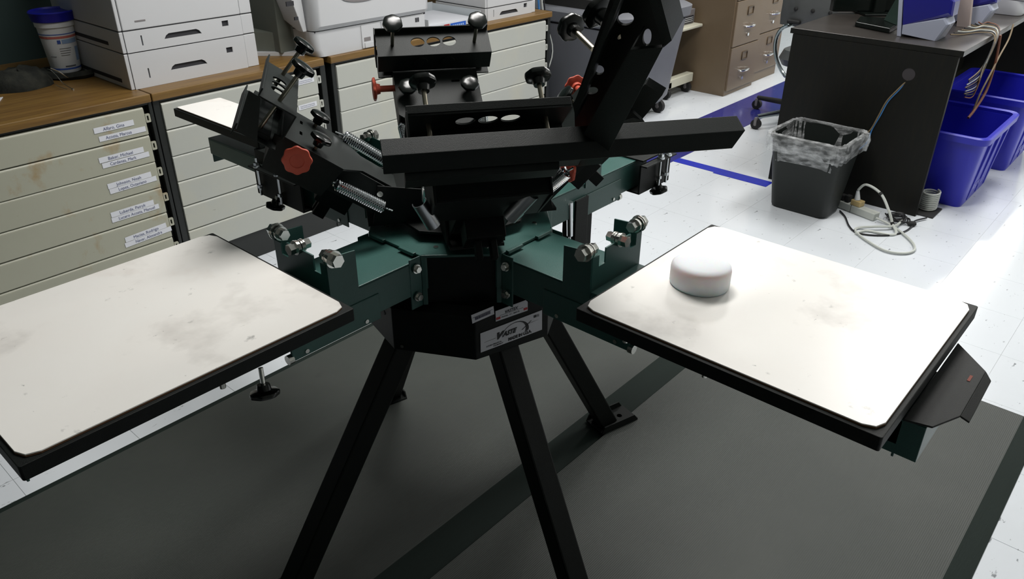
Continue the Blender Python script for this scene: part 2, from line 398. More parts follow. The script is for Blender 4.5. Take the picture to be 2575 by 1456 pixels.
# ================================================================ FLAT FILE CABINETS
YF = 2.72
ZT = [0.704, 0.605, 0.508, 0.410, 0.311, 0.212]
NAMES = {0: ('Alfaro, Gina', 'Acosta, Marcus'), 1: ('Baker, Michael', 'Cardenas, Mark'), 2: ('Johnson, Noah', 'Lopez, Octaviano'), 3: ('Luberda, Patryk', 'Lucero Acosta, Manuel'), 4: ('Macias, Rodrigo', 'Navar, Alexandra')}
def cabinet(x0, x1, xd0, xd1, label, m, split=None, named=False, labels2=False):
    t = thing('flat_file_cabinet', label, 'cabinet', ((x0+x1)/2, YF+0.35, 0), 'flat file cabinets along the wall')
    c = MB().box(x0, xd0-0.002, YF, YF+0.7, 0.0, 0.716).box(xd1+0.022, x1, YF, YF+0.7, 0.0, 0.716)
    c.box(xd0-0.002, xd1+0.022, YF+0.03, YF+0.7, 0.0, 0.716).box(xd0-0.002, xd1+0.022, YF, YF+0.03, 0.708, 0.716).box(xd0-0.002, xd1+0.022, YF+0.004, YF+0.03, 0.0, 0.113)
    obj('carcass', c, M_CABBLK, t, bevel=0.002)
    spans = [(xd0, xd1)] if split is None else [(xd0, split-0.008), (split+0.008, xd1)]
    for a, b in spans:
        for k, zt in enumerate(ZT):
            zb = zt-0.0955
            d = MB().box(a, b, YF-0.006, YF+0.012, zb, zt-0.006)
            d.hexa([(a, YF-0.006, zt-0.006), (b, YF-0.006, zt-0.006), (b, YF+0.012, zt-0.006), (a, YF+0.012, zt-0.006)], [(a, YF-0.001, zt), (b, YF-0.001, zt), (b, YF+0.012, zt), (a, YF+0.012, zt)])
            dr = obj('drawer', d, m, t, bevel=0.0015)
            # hinge tab with a slot at the right end
            fr_ = frame((b+0.001, YF-0.003, zt-0.055), (1, 0, 0), (0, 0, 1))
            obj('slotted_tab', MB().plate(fr_, rrect(0, 0.017, 0, 0.030, 0.003), 0.006, [rrect(0.005, 0.011, 0.006, 0.024, 0.002)]), m, dr)
            if named and k in NAMES:
                w_ = 0.155; xo = b-0.19+(0.012, 0.004, 0.010, -0.004, 0.022)[k]; zo = zt-0.052-(0.0, 0.002, 0.0, 0.004, 0.010)[k]
                tilt = (0.0, 0.01, 0.02, 0.01, 0.05)[k]
                F = frame((xo, YF-0.0072, zo), (math.cos(tilt), 0, math.sin(tilt)), (0, 0, 1))
                strips = MB()
                gap = (0.030, 0.020, 0.019, 0.019, 0.019)[k]
                strips.plate(F, [(0, 0), (w_-0.02*(k == 0), 0), (w_-0.02*(k == 0), 0.019), (0, 0.019)], 0.0006)
                strips.plate(F, [(0.01-0.004*k, -gap), (w_+0.015, -gap), (w_+0.015, -gap+0.018), (0.01-0.004*k, -gap+0.018)], 0.0006)
                obj('name_strip', strips, M_LABEL, dr)
                F2 = F @ Matrix.Translation((0, 0, 0.0006))
                tx = MB().text(F2 @ Matrix.Translation((0.030, 0.004, 0)), NAMES[k][0], 0.0155, sx=0.95).text(F2 @ Matrix.Translation((0.032-0.010*(k == 3), -gap+0.004, 0)), NAMES[k][1], 0.0155, sx=0.92)
                obj('handwriting', tx, M_PEN, dr)
            elif labels2 and k in (0, 1, 2):
                F = frame((b-0.105, YF-0.0072, zt-0.045), (1, 0, 0.02), (0, 0, 1))
                obj('name_strip', MB().plate(F, [(0, 0), (0.088, 0), (0.088, 0.02), (0, 0.02)], 0.0006), M_LABEL, dr)
                tx = MB()
                for q in range(2): tx.tube([F @ Vector((0.008+0.002*i, 0.006+0.007*q+0.0025*math.sin(i*1.9+q), 0.0006)) for i in range(36)], 0.0005, 4)
                obj('handwriting', tx, M_PEN, dr)
    return t
cabinet(0.42, 1.187, 0.435, 1.152, 'flat file cabinet at the left edge with stained cream drawers and paper name strips', M_DRAWERS, named=True)
cabinet(1.190, 1.922, 1.217, 1.874, 'middle flat file cabinet with clean white drawers behind the left print head', M_DRAWER, labels2=True)
cabinet(1.952, 3.385, 1.974, 3.340, 'wide flat file cabinet with white drawers behind the raised rear print head', M_DRAWER)
def worktop(x0, x1, label):
    return tag(obj('countertop', MB().box(x0, x1, YF-0.012, Y1-0.01, 0.7165, 0.745), M_WOOD, origin=((x0+x1)/2, YF+0.35, 0.7165), bevel=0.003), label, 'countertop', 'wood countertops on the file cabinets')
worktop(0.42, 1.184, 'brown wood-grain countertop holding the blue-lidded wipes tub')
worktop(1.188, 1.912, 'brown wood-grain countertop under the tall grey printer with paper trays')
worktop(1.945, 3.385, 'brown wood-grain countertop under the wide white copier and the far printer')

# ================================================================ THINGS ON THE COUNTER
ZC = 0.7455
# wipes tub
t = thing('wipes_tub', 'white plastic tub of wipes with a royal blue lid on the counter', 'tub', (1.112, 3.20, ZC))
obj('tub_body', MB().lathe((1.112, 3.20, ZC+0.014), (0, 0, 1), [(0.048, 0), (0.050, 0.004), (0.057, 0.10), (0.060, 0.135), (0.062, 0.160), (0.066, 0.163), (0.067, 0.182)], 40), M_WHITEP, t, smooth=True)
obj('lid', MB().lathe((1.112, 3.20, ZC+0.014+0.180), (0, 0, 1), [(0.068, 0), (0.072, 0.003), (0.076, 0.028), (0.078, 0.032), (0.074, 0.036), (0.070, 0.030), (0.02, 0.028)], 40), M_LIDBLUE, t, smooth=True)
# printed wrap: bands follow the wall of the tub
def tub_r(h): return 0.050+(h-0.004)*(0.0105/0.135)
def wrap(name, h0, h1, a0, a1, m, lift=0.0006):
    b = MB(); n = 14; rings = []
    for h in (h0, h1):
        rings.append([(1.112+(tub_r(h)+lift)*math.cos(math.radians(a0+(a1-a0)*i/n)), 3.20+(tub_r(h)+lift)*math.sin(math.radians(a0+(a1-a0)*i/n)), ZC+0.014+h) for i in range(n+1)])
    vs = [[b.bm.verts.new(q) for q in r] for r in rings]
    for i in range(n): b.bm.faces.new((vs[0][i], vs[0][i+1], vs[1][i+1], vs[1][i]))
    return obj(name, b, m, t)
wrap('printed_band', 0.012, 0.018, 150, 330, M_INKBLUE)
wrap('printed_band', 0.137, 0.140, 150, 330, M_INKBLUE)
wrap('printed_band', 0.124, 0.132, 150, 330, mat('salmon_ink', srgb(196, 110, 100), 0.6))
wrap('printed_panel', 0.105, 0.120, 258, 315, mat('pale_blue_ink', srgb(140, 165, 200), 0.6))
wrap('printed_dot', 0.106, 0.119, 243, 254, M_INKBLUE, 0.0009)
for i in range(4): wrap('printed_line', 0.088-0.008*i, 0.0895-0.008*i, 245, 285-3*i, M_INKGREY, 0.0009)
wrap('printed_panel', 0.040, 0.090, 300, 322, mat('pale_blue_ink', srgb(140, 165, 200), 0.6))
wrap('printed_line', 0.022, 0.027, 250, 290, M_INKGREY, 0.0009)
wrap('printed_line', 0.060, 0.062, 205, 228, M_INKGREY, 0.0009)
# dark cloth nest the tub stands on, and the crumpled dark bag beside it
def lump(name, c, rx, ry, rz, m, seed, label, cat, z0):
    random.seed(seed)
    b = MB(); rings = []
    N = 22; K = 7
    for k in range(K):
        f = k/(K-1); h = rz*math.sin(f*PI/2); s = math.cos(f*PI/2)**0.6+0.03
        rings.append([(c[0]+rx*s*(1+0.12*math.sin(3*a+seed)+0.08*random.random())*math.cos(a), c[1]+ry*s*(1+0.1*math.cos(2*a+seed)+0.08*random.random())*math.sin(a), z0+h*(0.85+0.25*random.random())*(k > 0)) for a in [2*PI*i/N for i in range(N)]])
    b.loft(rings)
    return tag(obj(name, b, m, origin=(c[0], c[1], z0), smooth=True), label, cat)
b = MB(); rings = []
for k, (r, h) in enumerate([(0.10, 0), (0.108, 0.010), (0.098, 0.022), (0.075, 0.020), (0.060, 0.012), (0.02, 0.0125)]):
    rings.append([(1.125+r*(1+0.07*math.sin(5*a)+0.05*math.cos(9*a))*math.cos(a), 3.19+r*(1+0.06*math.cos(4*a))*math.sin(a), ZC+h*(1+0.3*math.sin(3*a)*(k in (1, 2)))) for a in [2*PI*i/32 for i in range(32)]])
tag(obj('cloth', b.loft(rings), M_LIQ, origin=(1.125, 3.19, ZC), smooth=True), 'crumpled dark cloth under the blue-lidded tub', 'cloth')
lump('bag', (0.93, 3.14), 0.10, 0.085, 0.062, M_LIQ, 5, 'dark crumpled bag with a metal clip lying left of the wipes tub', 'bag', ZC)
lump('pouch', (0.80, 3.24), 0.085, 0.08, 0.085, M_LIQ, 9, 'black fabric pouch at the far left end of the counter', 'pouch', ZC)
c0 = Vector((1.000, 3.045, ZC+0.03))
hk = MB().tube(smooth_pts([c0+Vector(q) for q in ((0, 0.015, 0.03), (0.005, 0, 0.028), (0.012, -0.02, 0.012), (0.018, -0.045, -0.012), (0.028, -0.085, -0.027))]), 0.0013, 6)
hk.tube(smooth_pts([c0+Vector(q) for q in ((0.01, 0.012, 0.032), (0.028, -0.002, 0.020), (0.042, -0.012, 0.004), (0.052, -0.008, -0.004))]), 0.002, 6)
hk.tube(smooth_pts([c0+Vector(q) for q in ((-0.004, -0.035, -0.016), (0.004, -0.055, -0.022), (0.014, -0.078, -0.027))]), 0.0013, 6)
hk.lathe(c0+Vector((0.028, -0.086, -0.028)), (0.2, -1, 0), [(0.003, 0), (0.004, 0.003), (0.003, 0.007)], 10)
tag(obj('wire_clip', hk, M_ZINC, origin=c0), 'bent metal wire clip sticking out in front of the dark bag', 'clip')
tag(obj('paper', MB().prism([(0.60, 2.92, ZC), (0.78, 2.94, ZC), (0.83, 3.03, ZC), (0.60, 3.06, ZC)], (0, 0, 0.002)), M_LABEL, origin=(0.7, 2.98, ZC)), 'corner of a white sheet of paper on the counter, at the left edge', 'paper')

# tall laser printer with paper trays
def printer(x0, x1, y0, y1, seams, ztop, label, name='laser_printer', strip=0.048):
    t = thing(name, label, 'printer', ((x0+x1)/2, (y0+y1)/2, ZC))
    zs = [ZC]+seams+[ztop]
    for k in range(len(zs)-1):
        z0, z1 = zs[k]+(0.0 if k == 0 else 0.0018), zs[k+1]-0.0018
        nm = 'paper_drawer' if k < len(seams) else 'printer_body'
        b = MB().box(x0, x0+0.013, y0+0.002, y1, z0, z1).box(x1-strip, x1, y0+0.002, y1, z0, z1).box(x0+0.013, x1-strip, y0+0.03, y1, z0, z1)
        if nm == 'paper_drawer':
            tray = obj(nm, b, M_PRN, t, bevel=0.002)
            # front face with a real grip recess
            F = frame((x0+0.0145, y0, z0), (1, 0, 0), (0, 0, 1)); W = x1-strip-0.0015-(x0+0.0145); Hh = z1-z0
            gx = W*0.47; gw = 0.055 if W < 0.46 else 0.062
            gz = Hh*0.50 if k == 1 else Hh*0.42
            hole = [(gx-gw*1.3, gz-0.008), (gx+gw*1.3, gz-0.008), (gx+gw*1.15, gz+0.004), (gx+gw*0.95, gz+0.010), (gx-gw*0.95, gz+0.010), (gx-gw*1.15, gz+0.004)]
            win = [(W*0.85-0.013, Hh*0.55), (W*0.85+0.013, Hh*0.55), (W*0.85+0.013, Hh*0.55+0.020), (W*0.85-0.013, Hh*0.55+0.020)]
            gauge = [(W*0.125, Hh*0.25), (W*0.125+0.005, Hh*0.25), (W*0.125+0.005, Hh*0.25+0.034), (W*0.125, Hh*0.25+0.034)]
            fc = MB().plate(F @ Matrix.Translation((0, 0, -0.010)), [(0, 0), (W, 0), (W, Hh), (0, Hh)], 0.020, [hole, win, gauge])
            f_ = obj('drawer_front', fc, M_PRN, tray, bevel=0.0012)
            obj('grip_recess', MB().box(x0+0.0145+gx-gw*1.35, x0+0.0145+gx+gw*1.35, y0+0.018, y0+0.022, z0+gz-0.010, z0+gz+0.012), M_PRND, tray)
            obj('level_window', MB().box(x0+0.0145+W*0.85-0.015, x0+0.0145+W*0.85+0.015, y0+0.012, y0+0.016, z0+Hh*0.55-0.001, z0+Hh*0.55+0.021), M_PRND, tray)
            obj('paper_gauge', MB().box(x0+0.0145+W*0.125-0.001, x0+0.0145+W*0.125+0.006, y0+0.004, y0+0.01, z0+Hh*0.25-0.001, z0+Hh*0.25+0.035), M_INKGREY, tray)
        else:
            b.box(x0+0.0145, x1-strip-0.0015, y0, y0+0.03, z0, z1)
            body = obj(nm, b, M_PRN, t, bevel=0.003)
    obj('seam_liner', MB().box(x0+0.004, x1-0.004, y0+0.006, y1-0.01, ZC+0.002, ztop-0.004), M_SEAM, t)
    return t
p1 = printer(1.163, 1.672, 2.796, 3.33, [0.868, 0.941], 1.30, 'tall pale grey laser printer with two paper drawers left on the counter')
obj('side_groove', MB().box(1.1615, 1.164, 2.90, 3.18, 0.885, 0.897).box(1.1615, 1.164, 2.86, 3.22, 0.762, 0.775), M_SEAM, p1)
obj('model_plate', MB().box(1.225, 1.262, 2.7950, 2.7965, 0.966, 0.971), M_PRND, p1)
# far printer
printer(2.930, 3.312, 2.765, 3.12, [0.806], 1.10, 'small white laser printer at the far end of the counter beside the post', strip=0.030)

# wide office copier
t = thing('office_copier', 'wide white office copier with a tilted side tray in the middle of the counter', 'copier', (2.2, 3.0, ZC))
cx0, cx1, cy0, cy1 = 1.885, 2.500, 2.725, 3.28
lowb = MB().loft([rrect(cx0+0.02, cx1, cy0, cy1, 0.03, 4, ZC), rrect(cx0+0.004, cx1, cy0, cy1, 0.03, 4, ZC+0.03), rrect(cx0, cx1, cy0, cy1, 0.03, 4, 0.846)])
lb = obj('lower_body', lowb, M_PRN, t, smooth=True)
F = frame((2.125, cy0-0.001, ZC+0.004), (1, 0, 0), (0, 0, 1))
obj('paper_drawer', MB().plate(F, [(0, 0.0), (0.10, 0.0), (0.10, 0.092), (0, 0.092)], 0.006).plate(F, [(0.012, 0), (0.09, 0), (0.09, 0.02), (0.012, 0.02)], 0.012), M_PRN, t, bevel=0.001)
obj('grip_recess', MB().box(2.135, 2.17, cy0-0.0045, cy0, ZC+0.03, ZC+0.046), M_PRND, t)
obj('paper_drawer', MB().box(2.235, 2.485, cy0-0.004, cy0+0.002, ZC+0.006, ZC+0.096), M_PRN, t, bevel=0.001)
obj('level_window', MB().box(2.428, 2.437, cy0-0.0055, cy0, ZC+0.070, ZC+0.088).box(2.440, 2.449, cy0-0.0055, cy0, ZC+0.070, ZC+0.088), M_SEAM, t)
obj('seam_liner', MB().box(cx0+0.012, cx1-0.004, cy0+0.004, cy1-0.01, 0.842, 0.853), M_SEAM, t)
up = MB().loft([rrect(cx0, cx1+0.006, cy0-0.004, cy1, 0.03, 4, 0.850), rrect(cx0-0.002, cx1+0.010, cy0-0.020, cy1, 0.034, 4, 0.868), rrect(cx0-0.004, cx1+0.012, cy0-0.024, cy1, 0.034, 4, 1.10)])
obj('upper_body', up, M_PRN, t, smooth=True)
obj('front_grip', MB().loft([[(2.13+0.11*math.cos(a)*s, cy0-0.0245-0.0003*k, 0.968+0.028*math.sin(a)*s) for a in [2*PI*i/24 for i in range(24)]] for k, s in ((0, 1), (1, 0.97))]), M_PRND, t)
# side of the copier: base ledge, side panels with shade put into their grey and the tilted tray cover
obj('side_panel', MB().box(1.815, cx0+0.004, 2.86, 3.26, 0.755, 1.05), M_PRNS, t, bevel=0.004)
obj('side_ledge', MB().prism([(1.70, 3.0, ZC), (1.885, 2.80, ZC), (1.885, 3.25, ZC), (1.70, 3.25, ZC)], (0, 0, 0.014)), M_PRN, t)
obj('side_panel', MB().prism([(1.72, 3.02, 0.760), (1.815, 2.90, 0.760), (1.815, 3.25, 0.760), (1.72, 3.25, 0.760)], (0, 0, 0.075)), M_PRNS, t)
obj('tray_cover', MB().hexa([(1.862, 2.755, 0.848), (1.880, 2.755, 0.848), (1.880, 2.79, 0.848), (1.862, 2.79, 0.848)], [(1.795, 2.745, 1.06), (1.860, 2.745, 1.06), (1.860, 3.22, 1.06), (1.795, 3.22, 1.06)]), M_PRN, t, bevel=0.003)
obj('hinge_pin', MB().box(1.793, 1.826, 2.741, 2.7465, 0.955, 0.972), M_SEAM, t)
obj('hinge_pin', MB().box(1.822, 1.838, 2.7405, 2.747, 0.90, 0.912), M_SEAM, t)

# open paper tray
t = thing('paper_tray', 'open white paper tray with red and blue print between copier and far printer', 'tray', (2.72, 2.92, ZC))
tb = MB()
tb.box(2.555, 2.905, 2.775, 3.12, ZC, ZC+0.004)
tb.box(2.555, 2.559, 2.775, 3.12, ZC, ZC+0.055).box(2.901, 2.905, 2.775, 3.12, ZC, ZC+0.055).box(2.555, 2.905, 3.116, 3.12, ZC, ZC+0.060).box(2.555, 2.905, 2.775, 2.779, ZC, ZC+0.022)
obj('tray_shell', tb, mat('pale_grey_tray', srgb(190, 196, 200), 0.5), t)
obj('paper_stack', MB().box(2.575, 2.885, 2.80, 3.09, ZC+0.0045, ZC+0.024), M_LABEL, t)
obj('printed_panel', MB().box(2.655, 2.690, 2.7735, 2.7748, ZC+0.001, ZC+0.0215), M_INKRED, t)
obj('printed_panel', MB().box(2.697, 2.80, 2.7735, 2.7748, ZC+0.001, ZC+0.0215), mat('bright_blue_ink', srgb(30, 90, 190), 0.5), t)
F = frame((2.708, 2.7732, ZC+0.006), (1, 0, 0), (0, 0, 1))
lt = MB()
for i in range(6): lt.plate(F, [(0.004+i*0.013, 0), (0.012+i*0.013, 0), (0.012+i*0.013, 0.008), (0.004+i*0.013, 0.008)], 0.0006)
lt.plate(frame((2.665, 2.7732, ZC+0.006), (1, 0, 0), (0, 0, 1)), [(0, 0), (0.015, 0), (0.015, 0.003), (0, 0.003)], 0.0006).plate(frame((2.665, 2.7732, ZC+0.012), (1, 0, 0), (0, 0, 1)), [(0, 0), (0.015, 0), (0.015, 0.003), (0, 0.003)], 0.0006)
obj('lettering', lt, mat('pale_ink', srgb(150, 180, 225), 0.5), t)

# cables hanging behind the end of the counter
def cable(name, pts, r, m, label, cat='cable', group=None, origin=None):
    return tag(obj(name, MB().tube(smooth_pts(pts), r, 6), m, origin=origin or pts[0], smooth=True), label, cat, group)
for i, (dx, m, lab) in enumerate([(0.0, M_CORDO, 'orange-brown cable hanging in the dark gap beside the counter end'), (0.03, M_CORDB, 'blue cable hanging in the dark gap beside the counter end'), (0.055, M_CORDK, 'black cable looping in the gap between counter and post'), (0.015, M_CORDW, 'pale grey cable hanging down at the counter end')]):
    x = 3.43+dx; y = 2.90-0.02*i
    cable('cable', [(x, y, 0.9), (x+0.01, y-0.01, 0.72), (x+0.03+0.02*i, y-0.02, 0.5), (x+0.01, y-0.01, 0.3), (x+0.03, y, 0.1), (x+0.1, y+0.02, 0.01)], 0.004+0.002*(i == 1), m, lab, group=None)
tag(obj('storage_cabinet', MB().box(3.47, 3.74, 3.12, 3.54, 0, 1.5), M_CABBLK, bevel=0.003), 'dark cabinet in the shadow behind the counter end', 'cabinet')

# ================================================================ BIG GREY BIN, CART, FILING CABINETS
t = thing('rolling_bin', 'large grey plastic rolling bin with a rounded front and lid', 'bin', (4.16, 2.86, 0))
def ring(x0, x1, y0, y1, r, z): return rrect(x0, x1, y0, y1, r, 6, z)
body = MB().loft([ring(3.90, 4.46, 2.60, 3.20, 0.10, 0.075), ring(3.87, 4.50, 2.57, 3.24, 0.12, 0.12), ring(3.795, 4.575, 2.53, 3.28, 0.13, 0.59)])
obj('bin_body', body, M_GREYP, t, smooth=True)
obj('bin_rim', MB().loft([ring(3.785, 4.585, 2.52, 3.29, 0.135, 0.602), ring(3.775, 4.595, 2.51, 3.30, 0.14, 0.61), ring(3.77, 4.600, 2.505, 3.305, 0.14, 0.665), ring(3.80, 4.57, 2.535, 3.275, 0.12, 0.680)]), M_GREYP, t, smooth=True)
obj('rim_groove', MB().loft([ring(3.80, 4.572, 2.534, 3.278, 0.13, 0.588), ring(3.80, 4.572, 2.534, 3.278, 0.13, 0.604)]), M_SEAM, t)
obj('lid', MB().loft([ring(3.86, 4.51, 2.60, 3.22, 0.10, 0.679), ring(3.88, 4.49, 2.62, 3.20, 0.10, 0.73)]), M_RUB, t, smooth=True)
gv = MB()
for i in range(6): gv.box(3.768, 3.773, 2.74+0.02*i, 2.748+0.02*i, 0.625, 0.65)
obj('vent_slots', gv, M_SEAM, t)
def caster(parent, x, y, r, z0=0.0, m=M_RUB, stem=0.09):
    w_ = obj('wheel', MB().cyl((x-0.014, y, z0+r), (x+0.014, y, z0+r), r, 20), m, parent, smooth=True)
    obj('axle_fork', MB().cyl((x-0.018, y, z0+r), (x+0.018, y, z0+r), r*0.3, 10).box(x-0.02, x+0.02, y-0.008, y+0.008, z0+r, z0+stem), M_PRND, parent)
for x, y in ((4.40, 2.62), (3.97, 2.64), (4.40, 3.12), (3.97, 3.12)): caster(t, x, y, 0.042)

t = thing('rolling_cart', 'cream metal rolling cart with a shelf, behind the grey bin', 'cart', (4.86, 2.98, 0))
obj('shelf', MB().box(4.66, 5.02, 2.70, 3.25, 0.445, 0.465), M_BEIGE if False else mat('cream_metal', srgb(200, 198, 180), 0.45), t, bevel=0.006)
obj('base_bar', MB().box(4.68, 5.00, 2.72, 2.775, 0.075, 0.135).box(4.68, 5.00, 3.2, 3.25, 0.075, 0.135).box(4.68, 4.72, 2.72, 3.25, 0.075, 0.12), mat('cream_metal', (0, 0, 0, 1)), t, bevel=0.004)
obj('upright', MB().box(4.685, 4.71, 2.76, 2.80, 0.12, 0.445).box(4.685, 4.71, 3.18, 3.22, 0.12, 0.445), mat('cream_metal', (0, 0, 0, 1)), t)
for x, y in ((4.97, 2.75), (4.70, 2.75), (4.97, 3.22), (4.70, 3.22)): caster(t, x, y, 0.036, stem=0.078)
t = thing('video_recorder', 'small grey box device on the cart shelf with a white slip', 'device', (4.86, 2.95, 0.4655))
obj('device_case', MB().box(4.70, 5.0, 2.76, 3.12, 0.4655, 0.56), M_PRND, t, bevel=0.004)
obj('front_panel', MB().box(4.72, 4.98, 2.756, 2.761, 0.475, 0.52), M_SEAM, t)
vs_ = MB()
for i in range(3): vs_.box(4.73, 4.97, 2.754, 2.757, 0.482+i*0.012, 0.486+i*0.012)
obj('trim_line', vs_, M_PRN, t)
obj('paper_slip', MB().box(4.76, 4.84, 2.80, 2.90, 0.5605, 0.575), M_LABEL, t)

def filing_cabinet(x0, x1, y0, y1, ztop, zdr, label):
    t = thing('filing_cabinet', label, 'filing cabinet', ((x0+x1)/2, (y0+y1)/2, 0), 'bronze filing cabinets')
    obj('case', MB().box(x0, x1, y0+0.012, y1, 0, ztop), M_CASE, t, bevel=0.003)
    for z0, z1 in zdr:
        d = obj('drawer', MB().box(x0+0.012, x1-0.012, y0, y0+0.02, z0, z1), M_CASE, t, bevel=0.003)
        xc = (x0+x1)/2; zc = (z0+z1)/2
        hb = MB().tube(smooth_pts([(xc-0.055, y0, zc-0.025), (xc-0.05, y0-0.02, zc-0.025), (xc-0.02, y0-0.03, zc-0.025), (xc+0.02, y0-0.03, zc-0.025), (xc+0.05, y0-0.02, zc-0.025), (xc+0.055, y0, zc-0.025)]), 0.007, 8)
        obj('handle', hb, M_CHROME, d, smooth=True)
        lf = MB().plate(frame((xc-0.04, y0-0.003, zc+0.045), (1, 0, 0), (0, 0, 1)), [(0, 0), (0.08, 0), (0.08, 0.055), (0, 0.055)], 0.005, [[(0.006, 0.006), (0.074, 0.006), (0.074, 0.049), (0.006, 0.049)]])
        obj('label_holder', lf, mat('label_holder_metal', srgb(96, 80, 62), 0.3, 0.6), d)
        obj('lock', MB().cyl((xc, y0+0.001, zc-0.085), (xc, y0-0.008, zc-0.085), 0.011, 14), M_CHROME, d, smooth=True)
    return t
filing_cabinet(5.03, 5.455, 2.474, 3.15, 1.32, [(0.035, 0.325), (0.331, 0.625), (0.631, 0.925), (0.931, 1.29)], 'bronze filing cabinet with chrome handles nearest the grey bin')
filing_cabinet(5.475, 5.90, 2.505, 3.16, 1.32, [(0.075, 0.345), (0.351, 0.645), (0.651, 0.945), (0.951, 1.29)], 'second bronze filing cabinet, set back behind the office chair')

# ================================================================ OFFICE CHAIR
t = thing('office_chair', 'tufted grey office chair with a bright metal armrest loop behind the desk', 'chair', (4.80, 1.83, 0))
cc = Vector((4.76, 1.80, 0))
rings = []
for k in range(9):
    z = 0.60+k*0.06; th = 0.045 if 0 < k < 8 else 0.02
    rings.append([(4.64+th*math.cos(a)*0.9+0.03*(k/8)+0.006*math.cos(6*a)*(k % 2), 1.80+(0.195+0.01*math.sin(k/8*PI))*math.sin(a)*(1-0.10*abs(math.cos(a))), z) for a in [2*PI*i/28 for i in range(28)]])
obj('backrest', MB().loft(rings), M_CHAIR, t, smooth=True)
for i in range(3):
    for j in range(3): obj('tuft_button', MB().lathe((4.604+0.01*j, 1.70+0.10*i, 0.70+0.13*j), (-1, 0, 0.1), [(0.012, 0), (0.011, 0.003), (0.004, 0.005)], 10), M_RUB, t)
obj('seat', MB().loft([rrect(4.66, 5.08, 1.60, 1.98, 0.08, 5, 0.36), rrect(4.64, 5.10, 1.58, 2.0, 0.09, 5, 0.40), rrect(4.66, 5.08, 1.60, 1.98, 0.08, 5, 0.45)]), M_CHAIR, t, smooth=True)
obj('arm_frame', MB().tube(smooth_pts([(4.72, 1.90, 0.615), (4.60, 1.915, 0.612), (4.60, 1.962, 0.582), (4.60, 1.985, 0.528), (4.60, 1.982, 0.46), (4.60, 1.957, 0.395), (4.60, 1.915, 0.340), (4.60, 1.875, 0.318), (4.70, 1.86, 0.34)]), 0.011, 8), mat('polished_aluminium', srgb(170, 180, 182), 0.25, 1), t, smooth=True)
obj('armrest', MB().box(4.585, 4.83, 1.86, 1.935, 0.618, 0.640), M_RUB, t, bevel=0.008, seg=3)
obj('armrest', MB().box(4.585, 4.83, 1.62, 1.68, 0.618, 0.640), M_RUB, t, bevel=0.008, seg=3)
obj('column', MB().cyl((4.84, 1.80, 0.09), (4.84, 1.80, 0.37), 0.028, 16), M_RUB, t, smooth=True)
for i in range(5):
    a = math.radians(151.5+72*i); ex, ey = 4.84+0.385*math.cos(a), 1.80+0.385*math.sin(a)
    obj('base_leg', MB().cyl((4.84, 1.80, 0.10), (ex, ey, 0.075), 0.022, 10, 0.014), M_RUB if i else mat('polished_aluminium', (0, 0, 0, 1)), t, smooth=True)
    caster(t, ex, ey, 0.030, stem=0.072)

# ================================================================ DESK
XD, YD0, YD1, ZD = 3.771, 0.808, 1.556, 0.755
t = thing('office_desk', 'dark espresso office desk with a solid end panel and cable hole', 'desk', (4.9, 1.18, 0))
n_ = 24
F = frame((XD+0.004, YD1-0.012, 0.0), (0, -1, 0), (0, 0, 1))
Wd = YD1-YD0-0.018
hole = ellipse(YD1-0.012-0.994, 0.628, 0.028, 0.028, 20)
pn = MB().plate(F @ Matrix.Translation((0, 0, 0.004)), [(0, 0), (Wd, 0), (Wd, 0.7295), (0, 0.7295)], 0.024, [hole])
obj('end_panel', pn, M_DESK, t)
obj('grommet', MB().lathe((XD-0.006, 0.994, 0.628), (-1, 0, 0), [(0.033, 0), (0.032, 0.003), (0.026, 0.003)], 24).box(XD+0.02, XD+0.024, 0.966, 1.022, 0.60, 0.645), mat('dark_grey_plastic', srgb(56, 52, 54), 0.5), t)
obj('desk_top', MB().box(XD-0.008, 6.2, YD0-0.008, YD1+0.004, 0.730, ZD), M_DESKTOP, t, bevel=0.0015)
obj('edge_band', MB().box(XD-0.0095, XD-0.0075, YD0-0.008, YD1+0.004, 0.7305, ZD-0.001), M_DESK, t)
obj('modesty_panel', MB().box(XD+0.03, 6.2, 1.30, 1.32, 0.18, 0.729), M_DESK, t)
obj('end_panel', MB().box(6.17, 6.195, YD0, YD1, 0.0, 0.729), M_DESK, t)

